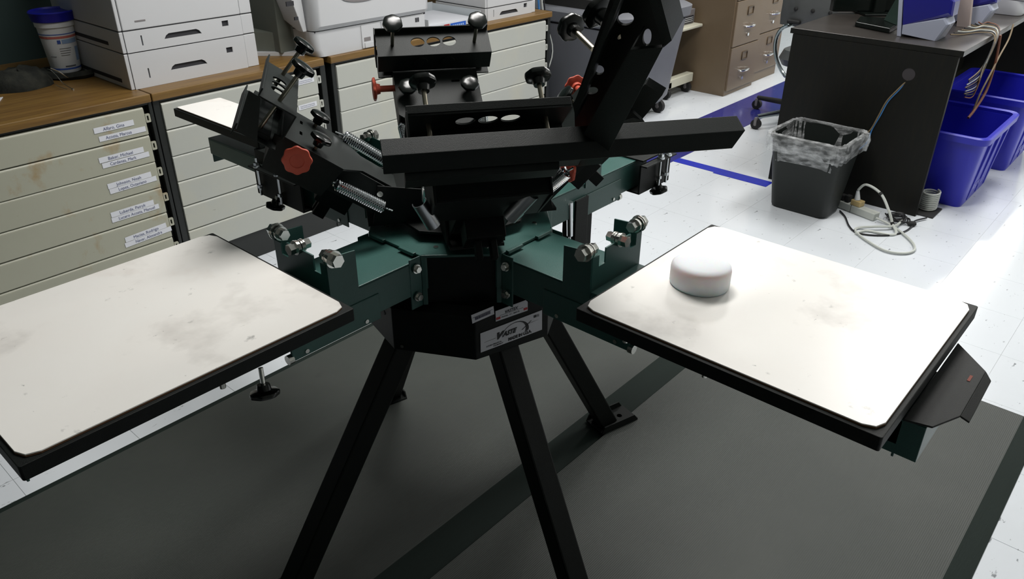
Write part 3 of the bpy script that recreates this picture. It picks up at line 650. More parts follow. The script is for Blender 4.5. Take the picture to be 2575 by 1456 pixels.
def aio(x, y0, label, w_=0.32, s=0.9):
    """rounded all-in-one computer seen from its side: screen towards +Y"""
    t = thing('desktop_computer', label, 'computer', (x+w_/2, y0, ZD), 'blue and white desktop computers')
    D = 0.30*s
    def outline(k):  # side profile (y towards the screen, z up); k scales for the bulge across the width
        return [(y0+0.02, 0.0), (y0+D*0.80, 0.0), (y0+D, 0.05), (y0+D*1.03, 0.09)]
    low = [(y0-0.150*s, ZD), (y0+0.015, ZD+0.012), (y0+0.02, ZD+0.05), (y0-0.165*s, ZD+0.115*s), (y0-0.19*s, ZD+0.085*s)]
    up_ = [(y0+0.02, ZD+0.05), (y0+0.085, ZD+0.39), (y0+0.02, ZD+0.37), (y0-0.185*s, ZD+0.185*s), (y0-0.19*s, ZD+0.12*s), (y0-0.168*s, ZD+0.110*s)]
    def sweep(prof, m, nm, inset):
        rings = []
        cy = sum(q[0] for q in prof)/len(prof); cz = sum(q[1] for q in prof)/len(prof)
        def tx_(f, yy): return x+f*w_*(1 if yy >= y0 else max(0.30, 1-0.70*(y0-yy)/(0.19*s)))
        for f, k in ((0, 0.84), (0.03, 0.94), (0.13, 1), (0.87, 1), (0.97, 0.94), (1, 0.84)):
            rings.append([(tx_(f, q[0]), cy+(q[0]-cy)*k if q[0] < y0 else q[0], (cz+(q[1]-cz)*k) if (q[0] < y0 and q[1] > ZD+0.001) else q[1]) for q in prof])
        return obj(nm, MB().loft(rings), m, t, bevel=0.004)
    sweep(up_, M_IMBLUE, 'upper_shell', 0)
    sweep(low, M_IMGREY, 'lower_shell', 0)
    obj('screen_bezel', MB().hexa([(x-0.002, y0+0.016, ZD), (x+w_+0.002, y0+0.016, ZD), (x+w_+0.002, y0+0.034, ZD), (x-0.002, y0+0.034, ZD)], [(x-0.002, y0+0.085, ZD+0.39), (x+w_+0.002, y0+0.085, ZD+0.39), (x+w_+0.002, y0+0.103, ZD+0.388), (x-0.002, y0+0.103, ZD+0.388)]), M_IMGREY, t, bevel=0.003)
    obj('screen', MB().hexa([(x+0.03, y0+0.045, ZD+0.08), (x+w_-0.03, y0+0.045, ZD+0.08), (x+w_-0.03, y0+0.05, ZD+0.08), (x+0.03, y0+0.05, ZD+0.08)], [(x+0.03, y0+0.095, ZD+0.36), (x+w_-0.03, y0+0.095, ZD+0.36), (x+w_-0.03, y0+0.104, ZD+0.36), (x+0.03, y0+0.104, ZD+0.36)]), M_KNOB, t)
    return t
aio(3.895, 1.085, 'nearer blue and grey all-in-one computer at the end of the desk')
aio(4.42, 1.035, 'second blue and grey all-in-one computer further along the desk')
t = thing('computer_monitor', 'black flat monitor with its screen turned away on the desk', 'monitor', (4.38, 1.46, ZD))
mf = frame((4.26, 1.57, ZD+0.012), (0.22, -0.23, 0), (0, 0, 1))
obj('screen_panel', MB(mf).box(0, 0.46, 0, 0.36, -0.03, 0.02), M_KNOB, t, bevel=0.006)
obj('stand', MB(mf).box(0.14, 0.32, -0.0115, 0.0, -0.08, 0.09).box(0.2, 0.26, -0.002, 0.2, 0.02, 0.05), M_KNOB, t, bevel=0.004)
t = thing('flatbed_scanner', 'flat dark device with a folded-up green-grey lid on the desk', 'scanner', (4.10, 1.29, ZD))
obj('device_base', MB().prism([(3.99, 1.345, ZD+0.0005), (4.16, 1.385, ZD+0.0005), (4.24, 1.19, ZD+0.0005), (3.93, 1.165, ZD+0.0005)], (0, 0, 0.022)), M_KNOB, t, bevel=0.004)
obj('raised_lid', MB().hexa([(4.02, 1.165, ZD+0.023), (4.12, 1.26, ZD+0.023), (4.13, 1.25, ZD+0.023), (4.03, 1.155, ZD+0.023)], [(4.13, 1.115, ZD+0.24), (4.25, 1.22, ZD+0.24), (4.26, 1.21, ZD+0.24), (4.14, 1.105, ZD+0.24)]), mat('dark_green_grey_plastic', (0.02, 0.035, 0.028, 1), 0.3), t, bevel=0.003)
# speaker between the two computers and the white printer at the far right
tag(obj('upright_panel', MB().hexa([(4.33, 0.93, ZD+0.0005), (4.36, 0.93, ZD+0.0005), (4.36, 0.985, ZD+0.0005), (4.33, 0.985, ZD+0.0005)], [(4.33, 0.98, ZD+0.30), (4.36, 0.98, ZD+0.30), (4.36, 1.035, ZD+0.30), (4.33, 1.035, ZD+0.30)]), mat('pinkish_grey_plastic', srgb(170, 156, 148), 0.5), origin=(4.345, 0.96, ZD)), 'narrow pinkish grey upright panel standing between the two blue computers', 'panel')
t = thing('inkjet_printer', 'white plastic printer on the desk at the top right corner', 'printer', (4.98, 0.98, ZD))
obj('printer_shell', MB().loft([rrect(4.83, 5.25, 0.82, 1.20, 0.03, 4, ZD+0.002), rrect(4.82, 5.26, 0.81, 1.21, 0.04, 4, ZD+0.05), rrect(4.82, 5.26, 0.83, 1.21, 0.04, 4, ZD+0.15), rrect(4.86, 5.22, 0.90, 1.18, 0.04, 4, ZD+0.19)]), M_PRN, t, smooth=True)
obj('seam_liner', MB().box(4.8195, 5.2605, 0.8095, 1.2, ZD+0.075, ZD+0.078), M_SEAM, t)

# cables on and off the desk edge
random.seed(3)
cab = []
for i in range(9):
    m = (M_CORDT, M_CORDK, M_CORDW)[i % 3] if i < 8 else M_CORDO
    y = 0.93-0.006*i; zz = ZD+0.004+0.0035*i
    pts = [(4.02+0.03*i, y, zz+0.01), (4.12+0.02*i, 0.90-0.004*i, zz), (4.20+0.015*i, 0.85, zz+0.004), (4.19+0.012*i+0.02*random.random(), 0.792, ZD+0.005), (4.13-0.01*i+0.05*random.random(), 0.775, 0.70-0.012*i), (4.04+0.06*random.random(), 0.78, 0.63-0.015*i), (3.93+0.05*random.random(), 0.795, 0.60-0.01*i)]
    cab.append(cable('cable', pts, 0.0028, m, ['tan cable on the desk-end side of the drooping bundle', 'black cable on the desk-end side of the drooping bundle', 'pale grey cable hanging highest in the drooping bundle', 'tan cable in the middle of the drooping bundle', 'black cable in the middle of the drooping bundle', 'pale grey cable hanging lower in the drooping bundle', 'tan cable on the far side of the drooping bundle', 'black cable on the far side of the drooping bundle'][i] if i < 8 else 'orange-brown cable hanging lowest off the back of the desk', group='cables drooping off the desk edge' if i < 8 else None))
cable('cable', [(4.55, 0.79, ZD+0.004), (4.50, 0.782, 0.70), (4.36, 0.775, 0.64), (4.25, 0.77, 0.58), (4.18, 0.775, 0.50), (4.16, 0.78, 0.42)], 0.004, M_CORDT, 'long tan cable swooping below the desk edge above the blue bins')
cable('cable', [(4.30, 0.785, 0.745), (4.31, 0.775, 0.62), (4.27, 0.77, 0.50), (4.17, 0.775, 0.43), (4.10, 0.78, 0.40)], 0.006, M_CORDO, 'thick orange-brown cable hanging beside the desk end')
# cable pair from the cable hole
hx = XD-0.012
ptsA = [(hx+0.01, 0.985, 0.615), (hx-0.006, 1.02, 0.56), (hx-0.008, 1.055, 0.50), (hx-0.008, 1.075, 0.43), (hx-0.010, 1.095, 0.36), (hx-0.02, 1.12, 0.33), (hx-0.05, 1.155, 0.28), (hx-0.07, 1.18, 0.20)]
ptsB = [(hx+0.01, 0.990, 0.618), (hx-0.002, 1.014, 0.56), (hx-0.004, 1.049, 0.50), (hx-0.004, 1.069, 0.43), (hx-0.006, 1.090, 0.36), (hx-0.02, 1.095, 0.30), (hx-0.04, 1.135, 0.24), (hx-0.05, 1.165, 0.15), (hx-0.05, 1.17, 0.05)]
cable('cable', ptsA, 0.003, M_CORDT, 'tan cable from the desk cable hole down behind the waste bin')
cable('cable', ptsB, 0.003, M_CORDB, 'blue cable from the desk cable hole down behind the waste bin')

# ================================================================ WASTE BIN WITH LINER
t = thing('waste_bin', 'black rectangular waste bin with a clear plastic liner before the desk', 'waste bin', (3.52, 1.25, 0))
br = [(3.435, 3.60, 1.12, 1.375, 0.035, 0.0), (3.425, 3.61, 1.11, 1.385, 0.04, 0.012), (3.345, 3.655, 1.075, 1.405, 0.05, 0.365)]
outer = [rrect(a, b, c, d, r, 5, z) for a, b, c, d, r, z in br]
inner = [rrect(a+0.006, b-0.006, c+0.006, d-0.006, r-0.004, 5, z) for a, b, c, d, r, z in (br[2], (3.43, 3.605, 1.115, 1.38, 0.04, 0.02))]
obj('bin_body', MB().loft(outer+inner), M_BIN, t, smooth=True)
obj('bin_rim', MB().loft([rrect(3.339, 3.661, 1.069, 1.411, 0.055, 5, 0.352), rrect(3.337, 3.663, 1.067, 1.413, 0.055, 5, 0.360), rrect(3.340, 3.660, 1.070, 1.410, 0.055, 5, 0.370), rrect(3.352, 3.648, 1.082, 1.398, 0.045, 5, 0.368)], False, False), M_BIN, t, smooth=True)
random.seed(11)
lr = MB(); rings = []
NR = 64
def crinkle(base, amp, zamp, z):
    n = len(base); out = []
    for i in range(NR):
        f = i/NR*n; k = int(f); u = f-k; q0 = base[k % n]; q1 = base[(k+1) % n]
        x = q0[0]*(1-u)+q1[0]*u; y = q0[1]*(1-u)+q1[1]*u
        c = Vector((x-3.50, y-1.24)).normalized()
        a = amp*(math.sin(i*1.7)+0.6*math.sin(i*3.1+1)+random.uniform(-0.6, 0.6))
        out.append((x+c.x*a, y+c.y*a, z+zamp*(math.sin(i*0.45)+0.5*random.uniform(-1, 1))))
    return out
rings = [crinkle(rrect(3.365, 3.635, 1.095, 1.385, 0.05, 5), 0.002, 0.006, 0.25), crinkle(rrect(3.352, 3.648, 1.082, 1.398, 0.05, 5), 0.002, 0.002, 0.34),
         crinkle(rrect(3.350, 3.650, 1.080, 1.400, 0.05, 5), 0.002, 0.002, 0.378), crinkle(rrect(3.330, 3.670, 1.060, 1.420, 0.05, 5), 0.003, 0.002, 0.376),
         crinkle(rrect(3.325, 3.672, 1.055, 1.425, 0.05, 5), 0.004, 0.003, 0.345), crinkle(rrect(3.335, 3.665, 1.062, 1.418, 0.05, 5), 0.004, 0.006, 0.295)]
lo = obj('bin_liner', lr.loft(rings, False, False), M_BAG, t, smooth=True)
tag(lo, 'clear crinkled plastic liner folded over the rim')

# ================================================================ RECYCLING BINS
def recycle(x0, x1, y0, y1, h, label, lines):
    t = thing('recycling_bin', label, 'recycling bin', ((x0+x1)/2, (y0+y1)/2, 0), 'blue recycling bins under the desk')
    o_ = [rrect(x0+0.10, x1-0.07, y0+0.055, y1-0.05, 0.03, 4, 0.0), rrect(x0+0.095, x1-0.065, y0+0.05, y1-0.045, 0.04, 4, 0.012), rrect(x0+0.02, x1-0.02, y0+0.018, y1-0.018, 0.045, 4, h-0.02)]
    i_ = [rrect(x0+0.026, x1-0.026, y0+0.024, y1-0.024, 0.04, 4, h-0.02), rrect(x0+0.105, x1-0.075, y0+0.06, y1-0.055, 0.03, 4, 0.02)]
    obj('bin_body', MB().loft(o_+i_), M_BLUEP, t, smooth=True)
    obj('bin_rim', MB().loft([rrect(x0, x1, y0, y1, 0.05, 4, h-0.035), rrect(x0-0.003, x1+0.003, y0-0.003, y1+0.003, 0.05, 4, h-0.006), rrect(x0+0.004, x1-0.004, y0+0.004, y1-0.004, 0.046, 4, h), rrect(x0+0.024, x1-0.024, y0+0.022, y1-0.022, 0.04, 4, h-0.004), rrect(x0+0.024, x1-0.024, y0+0.022, y1-0.022, 0.04, 4, h-0.03)], False, False), M_BLUEP, t, smooth=True)
    # ribs on the long side that faces the room
    for k in range(3):
        xx = x0+0.17+k*(x1-x0-0.3)/2
        obj('side_rib', MB().hexa([(xx, y0+0.046, 0.02), (xx+0.02, y0+0.046, 0.02), (xx+0.02, y0+0.06, 0.02), (xx, y0+0.06, 0.02)], [(xx-0.01, y0+0.008, h-0.04), (xx+0.014, y0+0.008, h-0.04), (xx+0.014, y0+0.03, h-0.04), (xx-0.01, y0+0.03, h-0.04)]), M_BLUEP, t, bevel=0.003)
    if lines:
        sl = Vector((0, -0.032, h-0.05)).normalized()
        F = frame((x0+0.20, y0+0.0395, 0.115), (1, 0, 0), sl)
        tx = MB().text(F @ Matrix.Translation((0.0, -0.05, 0.002)), 'RECYCLE', 0.042, 0.0008)
        obj('lettering', tx, M_BLUEPR, t)
    return t
recycle(3.905, 4.50, 0.635, 1.03, 0.37, 'nearer blue recycling bin on the floor beside the desk end', True)
recycle(4.60, 5.22, 0.60, 1.05, 0.40, 'farther blue recycling bin at the right edge, behind the nearer one', True)
recycle(4.32, 5.05, 1.10, 1.28, 0.52, 'tall blue bin in the dark under the desk behind the nearer bin', False)

# ================================================================ POWER STRIP AND CORDS
t = thing('power_strip', 'off-white power strip with plugs on the floor between bin and desk', 'power strip', (3.62, 1.03, 0))
a = Vector((3.655, 1.165, 0.0)); b_ = Vector((3.590, 0.935, 0.0)); dd = (b_-a).normalized(); F = frame(a+Vector((0, 0, 0.001)), dd, Vector((0, 0, 1)).cross(dd))
L_ = (b_-a).length
obj('strip_body', MB(F).box(0, L_, -0.022, 0.022, 0, 0.036), M_CORDW, t, bevel=0.004)
obj('body_joint', MB(F).box(L_*0.48, L_*0.487, -0.0226, 0.0226, 0, 0.0365), M_SEAM, t)
obj('adapter_plug', MB(F).box(0.105, 0.155, -0.018, 0.02, 0.0365, 0.062), M_BEIGE, t, bevel=0.003)
obj('plug', MB(F).cyl((0.125, 0, 0.0625), (0.118, 0, 0.105), 0.014, 12, 0.007), M_WHITEP, t, smooth=True)
pk = MB(F)
for i in range(3): pk.box(0.012+0.028*i, 0.034+0.028*i, -0.014, 0.014, 0.0365, 0.058+0.006*i)
obj('plug', pk, M_RUB, t, bevel=0.003)
P = F @ Vector((0.118, 0, 0.108))
cable('extension_cord', [P, P+Vector((0.0, -0.03, 0.035)), P+Vector((-0.03, -0.11, 0.02)), P+Vector((-0.06, -0.17, -0.04)), P+Vector((-0.075, -0.20, -0.085)), (3.50, 0.815, 0.006), (3.46, 0.83, 0.006), (3.44, 0.91, 0.006), (3.42, 0.96, 0.007), (3.37, 0.935, 0.006)][:8]+[(3.415, 0.935, 0.006), (3.37, 0.945, 0.006)], 0.006, M_CORDW, 'thick pale cord arching up from the plug over the power strip', 'cord')
tag(obj('cord_ties', MB().cyl(P+Vector((-0.027, -0.104, 0.021)), P+Vector((-0.033, -0.116, 0.017)), 0.0085, 10).cyl(P+Vector((-0.073, -0.196, -0.079)), P+Vector((-0.076, -0.203, -0.09)), 0.0085, 10), M_RUB, origin=P), 'two small black ties around the thick pale cord', 'cable tie')
cable('extension_cord', [at(2203, 548, 2, 0.018), at(2235, 563, 2, 0.008), at(2268, 585, 2, 0.008), at(2296, 612, 2, 0.008), at(2298, 630, 2, 0.008), at(2270, 637, 2, 0.008), at(2225, 630, 2, 0.008), at(2180, 605, 2, 0.008), at(2152, 582, 2, 0.008), at(2158, 573, 2, 0.008), at(2200, 570, 2, 0.018), at(2250, 568, 2, 0.016), at(2268, 553, 2, 0.014)], 0.0055, M_CORDW, 'long pale grey cord looping on the white floor in front of the desk', 'cord')
cable('extension_cord', [at(2112, 530, 2, 0.006), at(2125, 545, 2, 0.005), at(2135, 568, 2, 0.005), at(2153, 584, 2, 0.005), at(2190, 591, 2, 0.005), at(2240, 591, 2, 0.005), at(2275, 582, 2, 0.005), at(2292, 570, 2, 0.006), at(2300, 556, 2, 0.01), at(2330, 548, 2, 0.01)], 0.004, M_CORDK, 'black cord curving along the floor from the bin to the desk corner', 'cord')
q = at(2293, 563, 2, 0.012)
tag(obj('cord_switch', MB().lathe(q+Vector((0.01, -0.016, 0)), (-0.5, 1, 0), [(0.005, 0), (0.011, 0.006), (0.013, 0.02), (0.010, 0.032), (0.004, 0.038)], 12), M_RUB, origin=q, smooth=True), 'small black oval switch on the black floor cord', 'switch')
# dark tangle in front of the panel
random.seed(21)
tg = MB()
for i in range(4):
    c = at(2255, 545, 2, 0.02); pts = []
    for k in range(9):
        aa = k*1.1+i*1.3
        pts.append((c.x+0.035*math.cos(aa)*(1+0.3*random.random()), c.y+0.04*math.sin(aa)+0.01*i-0.02, 0.008+0.02*random.random()))
    tg.tube(smooth_pts(pts, 4), 0.0035, 5)
tag(obj('cable_tangle', tg, M_CORDK, origin=at(2255, 545, 2, 0)), 'tangle of thin black cable against the foot of the desk panel', 'cable')
# coiled grey cable beside the desk corner
ck = MB(); c = Vector((3.90, 0.805, 0.0))
c = at(2335, 512, 2, 0.03)
pts = []
for i in range(9*14):
    aa = 2*PI*i/14; pts.append((c.x+0.045*math.cos(aa), c.y+0.045*math.sin(aa)*0.8, 0.008+0.0095*i/14))
ck.tube(pts, 0.0042, 6)
t = thing('coiled_cable', 'neat coil of pale grey cable standing on the floor at the desk corner', 'cable', (c.x, c.y, 0))
obj('coil', ck, M_CORDW, t, smooth=True)
obj('connector', MB().box(c.x-0.045, c.x-0.030, c.y+0.035, c.y+0.065, 0.030, 0.075), M_PRN, t, bevel=0.003)
obj('loose_end', MB().tube(smooth_pts([(c.x-0.038, c.y+0.05, 0.075), (c.x-0.03, c.y+0.035, 0.12), (c.x-0.01, c.y+0.05, 0.15), (c.x+0.005, c.y+0.07, 0.16)]), 0.003, 6), M_CORDW, t, smooth=True)
t = thing('power_adapter', 'black power adapter block on the floor under the coiled cable', 'adapter', (c.x+0.02, c.y-0.01, 0))
obj('adapter_case', MB().box(c.x-0.10, c.x+0.045, c.y-0.055, c.y+0.05, 0.0005, 0.0065), M_RUB, t, bevel=0.002)

# ================================================================ SCREEN PRINTING PRESS
CX, CY = 1.10, 1.12
press = thing('screen_printing_press', 'green and black four-arm screen printing press standing on the rubber mats', 'printing press', (CX, CY, 0))
def az(a): return Vector((math.cos(math.radians(a)), math.sin(math.radians(a)), 0))
Cc = Vector((CX, CY, 0)); Z = Vector((0, 0, 1))
def octo(R, a0, z, n=8): return [Cc+az(a0+360/n*i)*R+Z*z for i in range(n)]

# black base housing
base = obj('base_housing', MB().loft([octo(0.232, -129, 0.560), octo(0.232, -129, 0.660), octo(0.205, -129, 0.672)]), M_BLK, press, bevel=0.002)
for v in (-150, -106.5): pass
nv = az(-106.5)
edge = Vector((0, 0, 1)).cross(nv)        # points right as seen from the camera
fc = Cc+nv*0.232*math.cos(math.radians(22.5))
def on_face(px, py): return on_plane(px, py, fc, nv)
def sticker(pxs, nm, m, parent, lift=0.001):
    pts = [on_face(*q)+nv*lift for q in pxs]
    return obj(nm, MB().prism(pts, nv*0.0006), m, parent)
sticker([(1207, 838), (1362, 779), (1362, 828), (1208, 886)], 'maker_sticker', M_STICK, base)
sticker([(1184, 792), (1240, 769), (1242, 789), (1187, 813)], 'barcode_sticker', M_STICK, base)
sticker([(1245, 782), (1321, 754), (1326, 758), (1326, 780), (1246, 808)], 'serial_sticker', M_STICK, base)
o3 = on_face(1208, 886); xr = (on_face(1362, 828)-o3).normalized(); yu = (on_face(1207, 838)-o3).normalized()
FS = frame(o3+nv*0.0019, xr, yu); SW = (on_face(1362, 828)-o3).length; SH = (on_face(1207, 838)-o3).length
def SP(u, v): return Matrix.Translation((u*SW, v*SH, 0))
ink = MB()
ink.text(FS @ SP(0.235, 0.40), 'V', SH*0.42, 0.0003, off=0.0016, shear=0.45, sx=1.15)
ink.text(FS @ SP(0.355, 0.415), 'ASTE', SH*0.32, 0.0003, off=0.0009, shear=0.45, sx=0.92)
ink.text(FS @ SP(0.44, 0.085), 'MADE IN U.S.A.', SH*0.215, 0.0003, off=0.0006, sx=0.86)
ink.text(FS @ SP(0.09, 0.165), 'SCREEN PRINTING', SH*0.10, 0.0003, sx=0.95)
ink.text(FS @ SP(0.20, 0.065), 'EQUIPMENT', SH*0.10, 0.0003, sx=0.95)
# the sweeping arc that ends in the X
def sweep_pts(w_):
    up_, dn = [], []
    for i in range(15):
        s = i/14; ang = math.radians(172-186*s)
        cx_, cy_ = 0.56*SW, 0.36*SH
        rx, ry = 0.22*SW, 0.56*SH
        th = 0.006+0.065*s**2
        up_.append((cx_+rx*math.cos(ang), cy_+ry*math.sin(ang)+th*SH)); dn.append((cx_+(rx-th*SW*0.9)*math.cos(ang), cy_+(ry-th*SH*0.4)*math.sin(ang)))
    return up_+dn[::-1]
ink.plate(FS, sweep_pts(0), 0.0003)
ink.plate(FS, [(0.66*SW, 0.40*SH), (0.68*SW, 0.40*SH), (0.83*SW, 0.72*SH), (0.815*SW, 0.72*SH)], 0.0003)
ink.plate(FS, [(0.06*SW, 0.465*SH), (0.245*SW, 0.475*SH), (0.245*SW, 0.485*SH)], 0.0003)
ink.plate(FS, [(0.76*SW, 0.60*SH), (0.94*SW, 0.625*SH), (0.76*SW, 0.615*SH)], 0.0003)
ink.plate(FS, [(0.865*SW, 0.80*SH), (0.905*SW, 0.80*SH), (0.905*SW, 0.93*SH), (0.865*SW, 0.93*SH)], 0.0003)
for i in range(4): ink.plate(FS, [(0.907*SW, (0.80+0.035*i)*SH), (0.955*SW, (0.80+0.035*i)*SH), (0.955*SW, (0.812+0.035*i)*SH), (0.907*SW, (0.812+0.035*i)*SH)], 0.0003)
obj('sticker_lettering', ink, M_INK, base)
o4 = on_face(1187, 813); x4 = (on_face(1242, 789)-o4).normalized(); FB = frame(o4+nv*0.0019, x4, yu); BW = (on_face(1242, 789)-o4).length; BH = (on_face(1184, 792)-o4).length
bc = MB(); random.seed(5); u = 0.14
while u < 0.84:
    w_ = random.choice((0.006, 0.010, 0.016)); bc.plate(FB, [(u*BW, 0.25*BH), ((u+w_)*BW, 0.25*BH), ((u+w_)*BW, 0.58*BH), (u*BW, 0.58*BH)], 0.0003); u += w_+random.choice((0.008, 0.012))
bc.plate(FB, [(0.04*BW, 0.62*BH), (0.96*BW, 0.62*BH), (0.96*BW, 0.645*BH), (0.04*BW, 0.645*BH)], 0.0003)
obj('barcode_print', bc, mat('violet_black_ink', srgb(46, 42, 74), 0.6), base)
o5 = on_face(1246, 808); x5 = (on_face(1326, 780)-o5).normalized(); F5 = frame(o5+nv*0.0019, x5, yu); W5 = (on_face(1326, 780)-o5).length; H5 = (on_face(1245, 782)-o5).length
s5 = MB().text(F5 @ Matrix.Translation((0.27*W5, 0.52*H5, 0)), 'VASTEX', H5*0.36, 0.0003, shear=0.3, off=0.0002)
s5.text(F5 @ Matrix.Translation((0.17*W5, 0.17*H5, 0)), 'MODEL  V-1  004175', H5*0.20, 0.0003, sx=1.0)
s5.plate(F5, [(0.12*W5, 0.44*H5), (0.86*W5, 0.44*H5), (0.86*W5, 0.46*H5), (0.12*W5, 0.46*H5)], 0.0003)
obj('serial_print', s5, M_INK, base)
r5 = MB().plate(F5, [(0.01*W5, 0.14*H5), (0.14*W5, 0.14*H5), (0.14*W5, 0.36*H5), (0.01*W5, 0.36*H5)], 0.0003).plate(F5, [(0.87*W5, 0.14*H5), (0.99*W5, 0.14*H5), (0.99*W5, 0.36*H5), (0.87*W5, 0.36*H5)], 0.0003)
obj('serial_print', r5, M_INKRED, base)
# silver strip and screws on the left faces
nl = az(-151.5+0); pl = Cc+nl*0.232*math.cos(math.radians(22.5))
obj('screw', MB().cyl(Cc+az(-128)*0.15+Z*0.672, Cc+az(-128)*0.15+Z*0.677, 0.007, 10), M_ZINC, base)
n3 = az(-196.5+3); p3 = Cc+az(163.5)*0.232*math.cos(math.radians(22.5))
for s_ in (-0.045, 0.02, 0.05):
    e_ = Z.cross(az(163.5)); q = p3+e_*s_+Z*0.63
    obj('screw_hole', MB().cyl(q, q+az(163.5)*0.001, 0.005, 10), M_SEAM, base)
q = Cc+az(-151.5)*0.2145+Z.cross(az(-151.5))*-0.07+Z*0.572
obj('screw', MB().cyl(q, q+az(-151.5)*0.003, 0.004, 8), M_ZINC, base)

# legs
for tp_, ft_ in (((0.915, 1.120), (0.578, 1.170)), ((1.045, 0.955), (0.992, 0.672)), ((1.269, 1.074), (1.548, 0.996)), ((1.142, 1.290), (1.212, 1.571))):
    top = Vector((*tp_, 0.562)); foot = Vector((*ft_, 0.016)); d = (foot-top); d.z = 0; d.normalize()
    ax = (foot-top).normalized(); side = Z.cross(d).normalized(); nn = ax.cross(side).normalized()
    hw = 0.0255
    lg = MB().hexa([foot+side*hw+nn*hw, foot-side*hw+nn*hw, foot-side*hw-nn*hw, foot+side*hw-nn*hw], [top+side*hw+nn*hw, top-side*hw+nn*hw, top-side*hw-nn*hw, top+side*hw-nn*hw])
    leg = obj('leg', lg, M_BLK, press, bevel=0.004)
    F = frame(foot-d*0.045-Z*0.0035, d, side)
    ft = MB().plate(F @ Matrix.Translation((0, 0, 0.0025)), [(0, -0.036), (0.135, -0.036), (0.135, 0.036), (0, 0.036)], 0.005, [ellipse(0.095, 0, 0.008, 0.008, 14)])
    ft.box(0, 0, 0, 0, 0, 0) if False else None
    for s_ in (-1, 1):
        q = F @ Vector((0, 0.036*s_, 0)); ft.hexa([F @ Vector((0.0, 0.036*s_-0.002, 0)), F @ Vector((0.135, 0.036*s_-0.002, 0)), F @ Vector((0.135, 0.036*s_+0.002, 0)), F @ Vector((0.0, 0.036*s_+0.002, 0))], [F @ Vector((0.01, 0.036*s_-0.002, 0.022)), F @ Vector((0.12, 0.036*s_-0.002, 0.022)), F @ Vector((0.12, 0.036*s_+0.002, 0.022)), F @ Vector((0.01, 0.036*s_+0.002, 0.022))])
    obj('foot_plate', ft, M_BLK, leg)
obj('underbox', MB().loft([octo(0.16, -129, 0.555), octo(0.16, -129, 0.562)]), M_BLK, press)
obj('centre_post', MB().cyl(Cc+Z*0.66, Cc+Z*0.88, 0.05, 24), M_BLK, press, smooth=True)

# green hub: top and bottom plates, uprights at the corners
RH = 0.207
hub = obj('hub_plate', MB().loft([octo(RH, 22.5, 0.7775), octo(RH, 22.5, 0.7835)]), M_GRN, press, bevel=0.0015)
obj('hub_plate', MB().loft([octo(0.194, 22.5, 0.668), octo(0.194, 22.5, 0.675)]), M_BLK, press, bevel=0.0015)
obj('hub_core', MB().loft([octo(0.192, 22.5, 0.675), octo(0.192, 22.5, 0.7775)]), M_BLK, press)
for k in range(4):
    a = 45+90*k
    d = az(a); s_ = Z.cross(d); h = RH*math.sin(math.radians(22.5)); ap = RH*math.cos(math.radians(22.5))
    for sg in (-1, 1):
        p_ = Cc+d*ap+s_*h*sg
        inw = -s_*sg
        fl_ = MB().hexa([p_+Z*0.672, p_+inw*0.010+Z*0.672, p_+inw*0.010-d*0.004+Z*0.672, p_-d*0.004+Z*0.672], [p_+Z*0.7835, p_+inw*0.010+Z*0.7835, p_+inw*0.010-d*0.004+Z*0.7835, p_-d*0.004+Z*0.7835])
        # flange turned along the arm side
        da = az(a+45*sg); q0 = p_+da*0.0
        fl_.hexa([p_+Z*0.672, p_-s_*sg*0.0+az(a+45*sg)*0.028+Z*0.672, p_+az(a+45*sg)*0.028-inw*0.003+Z*0.672, p_-inw*0.003+Z*0.672], [p_+Z*0.7835, p_+az(a+45*sg)*0.028+Z*0.7835, p_+az(a+45*sg)*0.028-inw*0.003+Z*0.7835, p_-inw*0.003+Z*0.7835])
        obj('hub_upright', fl_, M_GRN, press, bevel=0.001)
        for zz in (0.700, 0.762):
            nrm = az(a+45*sg-90*sg)   # outward normal of the side of the arm
            q = p_+az(a+45*sg)*0.016+nrm*0.0035+Z*zz
            obj('bolt', MB().cyl(q, q+nrm*0.003, 0.0095, 14).cyl(q+nrm*0.003, q+nrm*0.009, 0.0068, 6), M_ZINC, hub)
    for sg in (-1, 0, 1):
        q = Cc+d*(ap-0.035)+s_*0.05*sg+Z*0.7835
        if sg: obj('screw', MB().cyl(q, q+Z*0.002, 0.005, 10), M_ZINC, hub)
for k in range(4):
    d = az(90*k); s_ = Z.cross(d)
    # rolled lip of the hub plate over each arm
    for sg in (-1, 1):
        q = Cc+d*(RH*math.cos(math.radians(22.5)))+s_*0.045*sg
        obj('hub_lip', MB().hexa([q-s_*0.022+Z*0.781, q+s_*0.022+Z*0.781, q+s_*0.022+d*0.010+Z*0.781, q-s_*0.022+d*0.010+Z*0.781], [q-s_*0.022+Z*0.787, q+s_*0.022+Z*0.787, q+s_*0.022+d*0.008+Z*0.787, q-s_*0.022+d*0.008+Z*0.787]), M_GRN, hub, bevel=0.001)

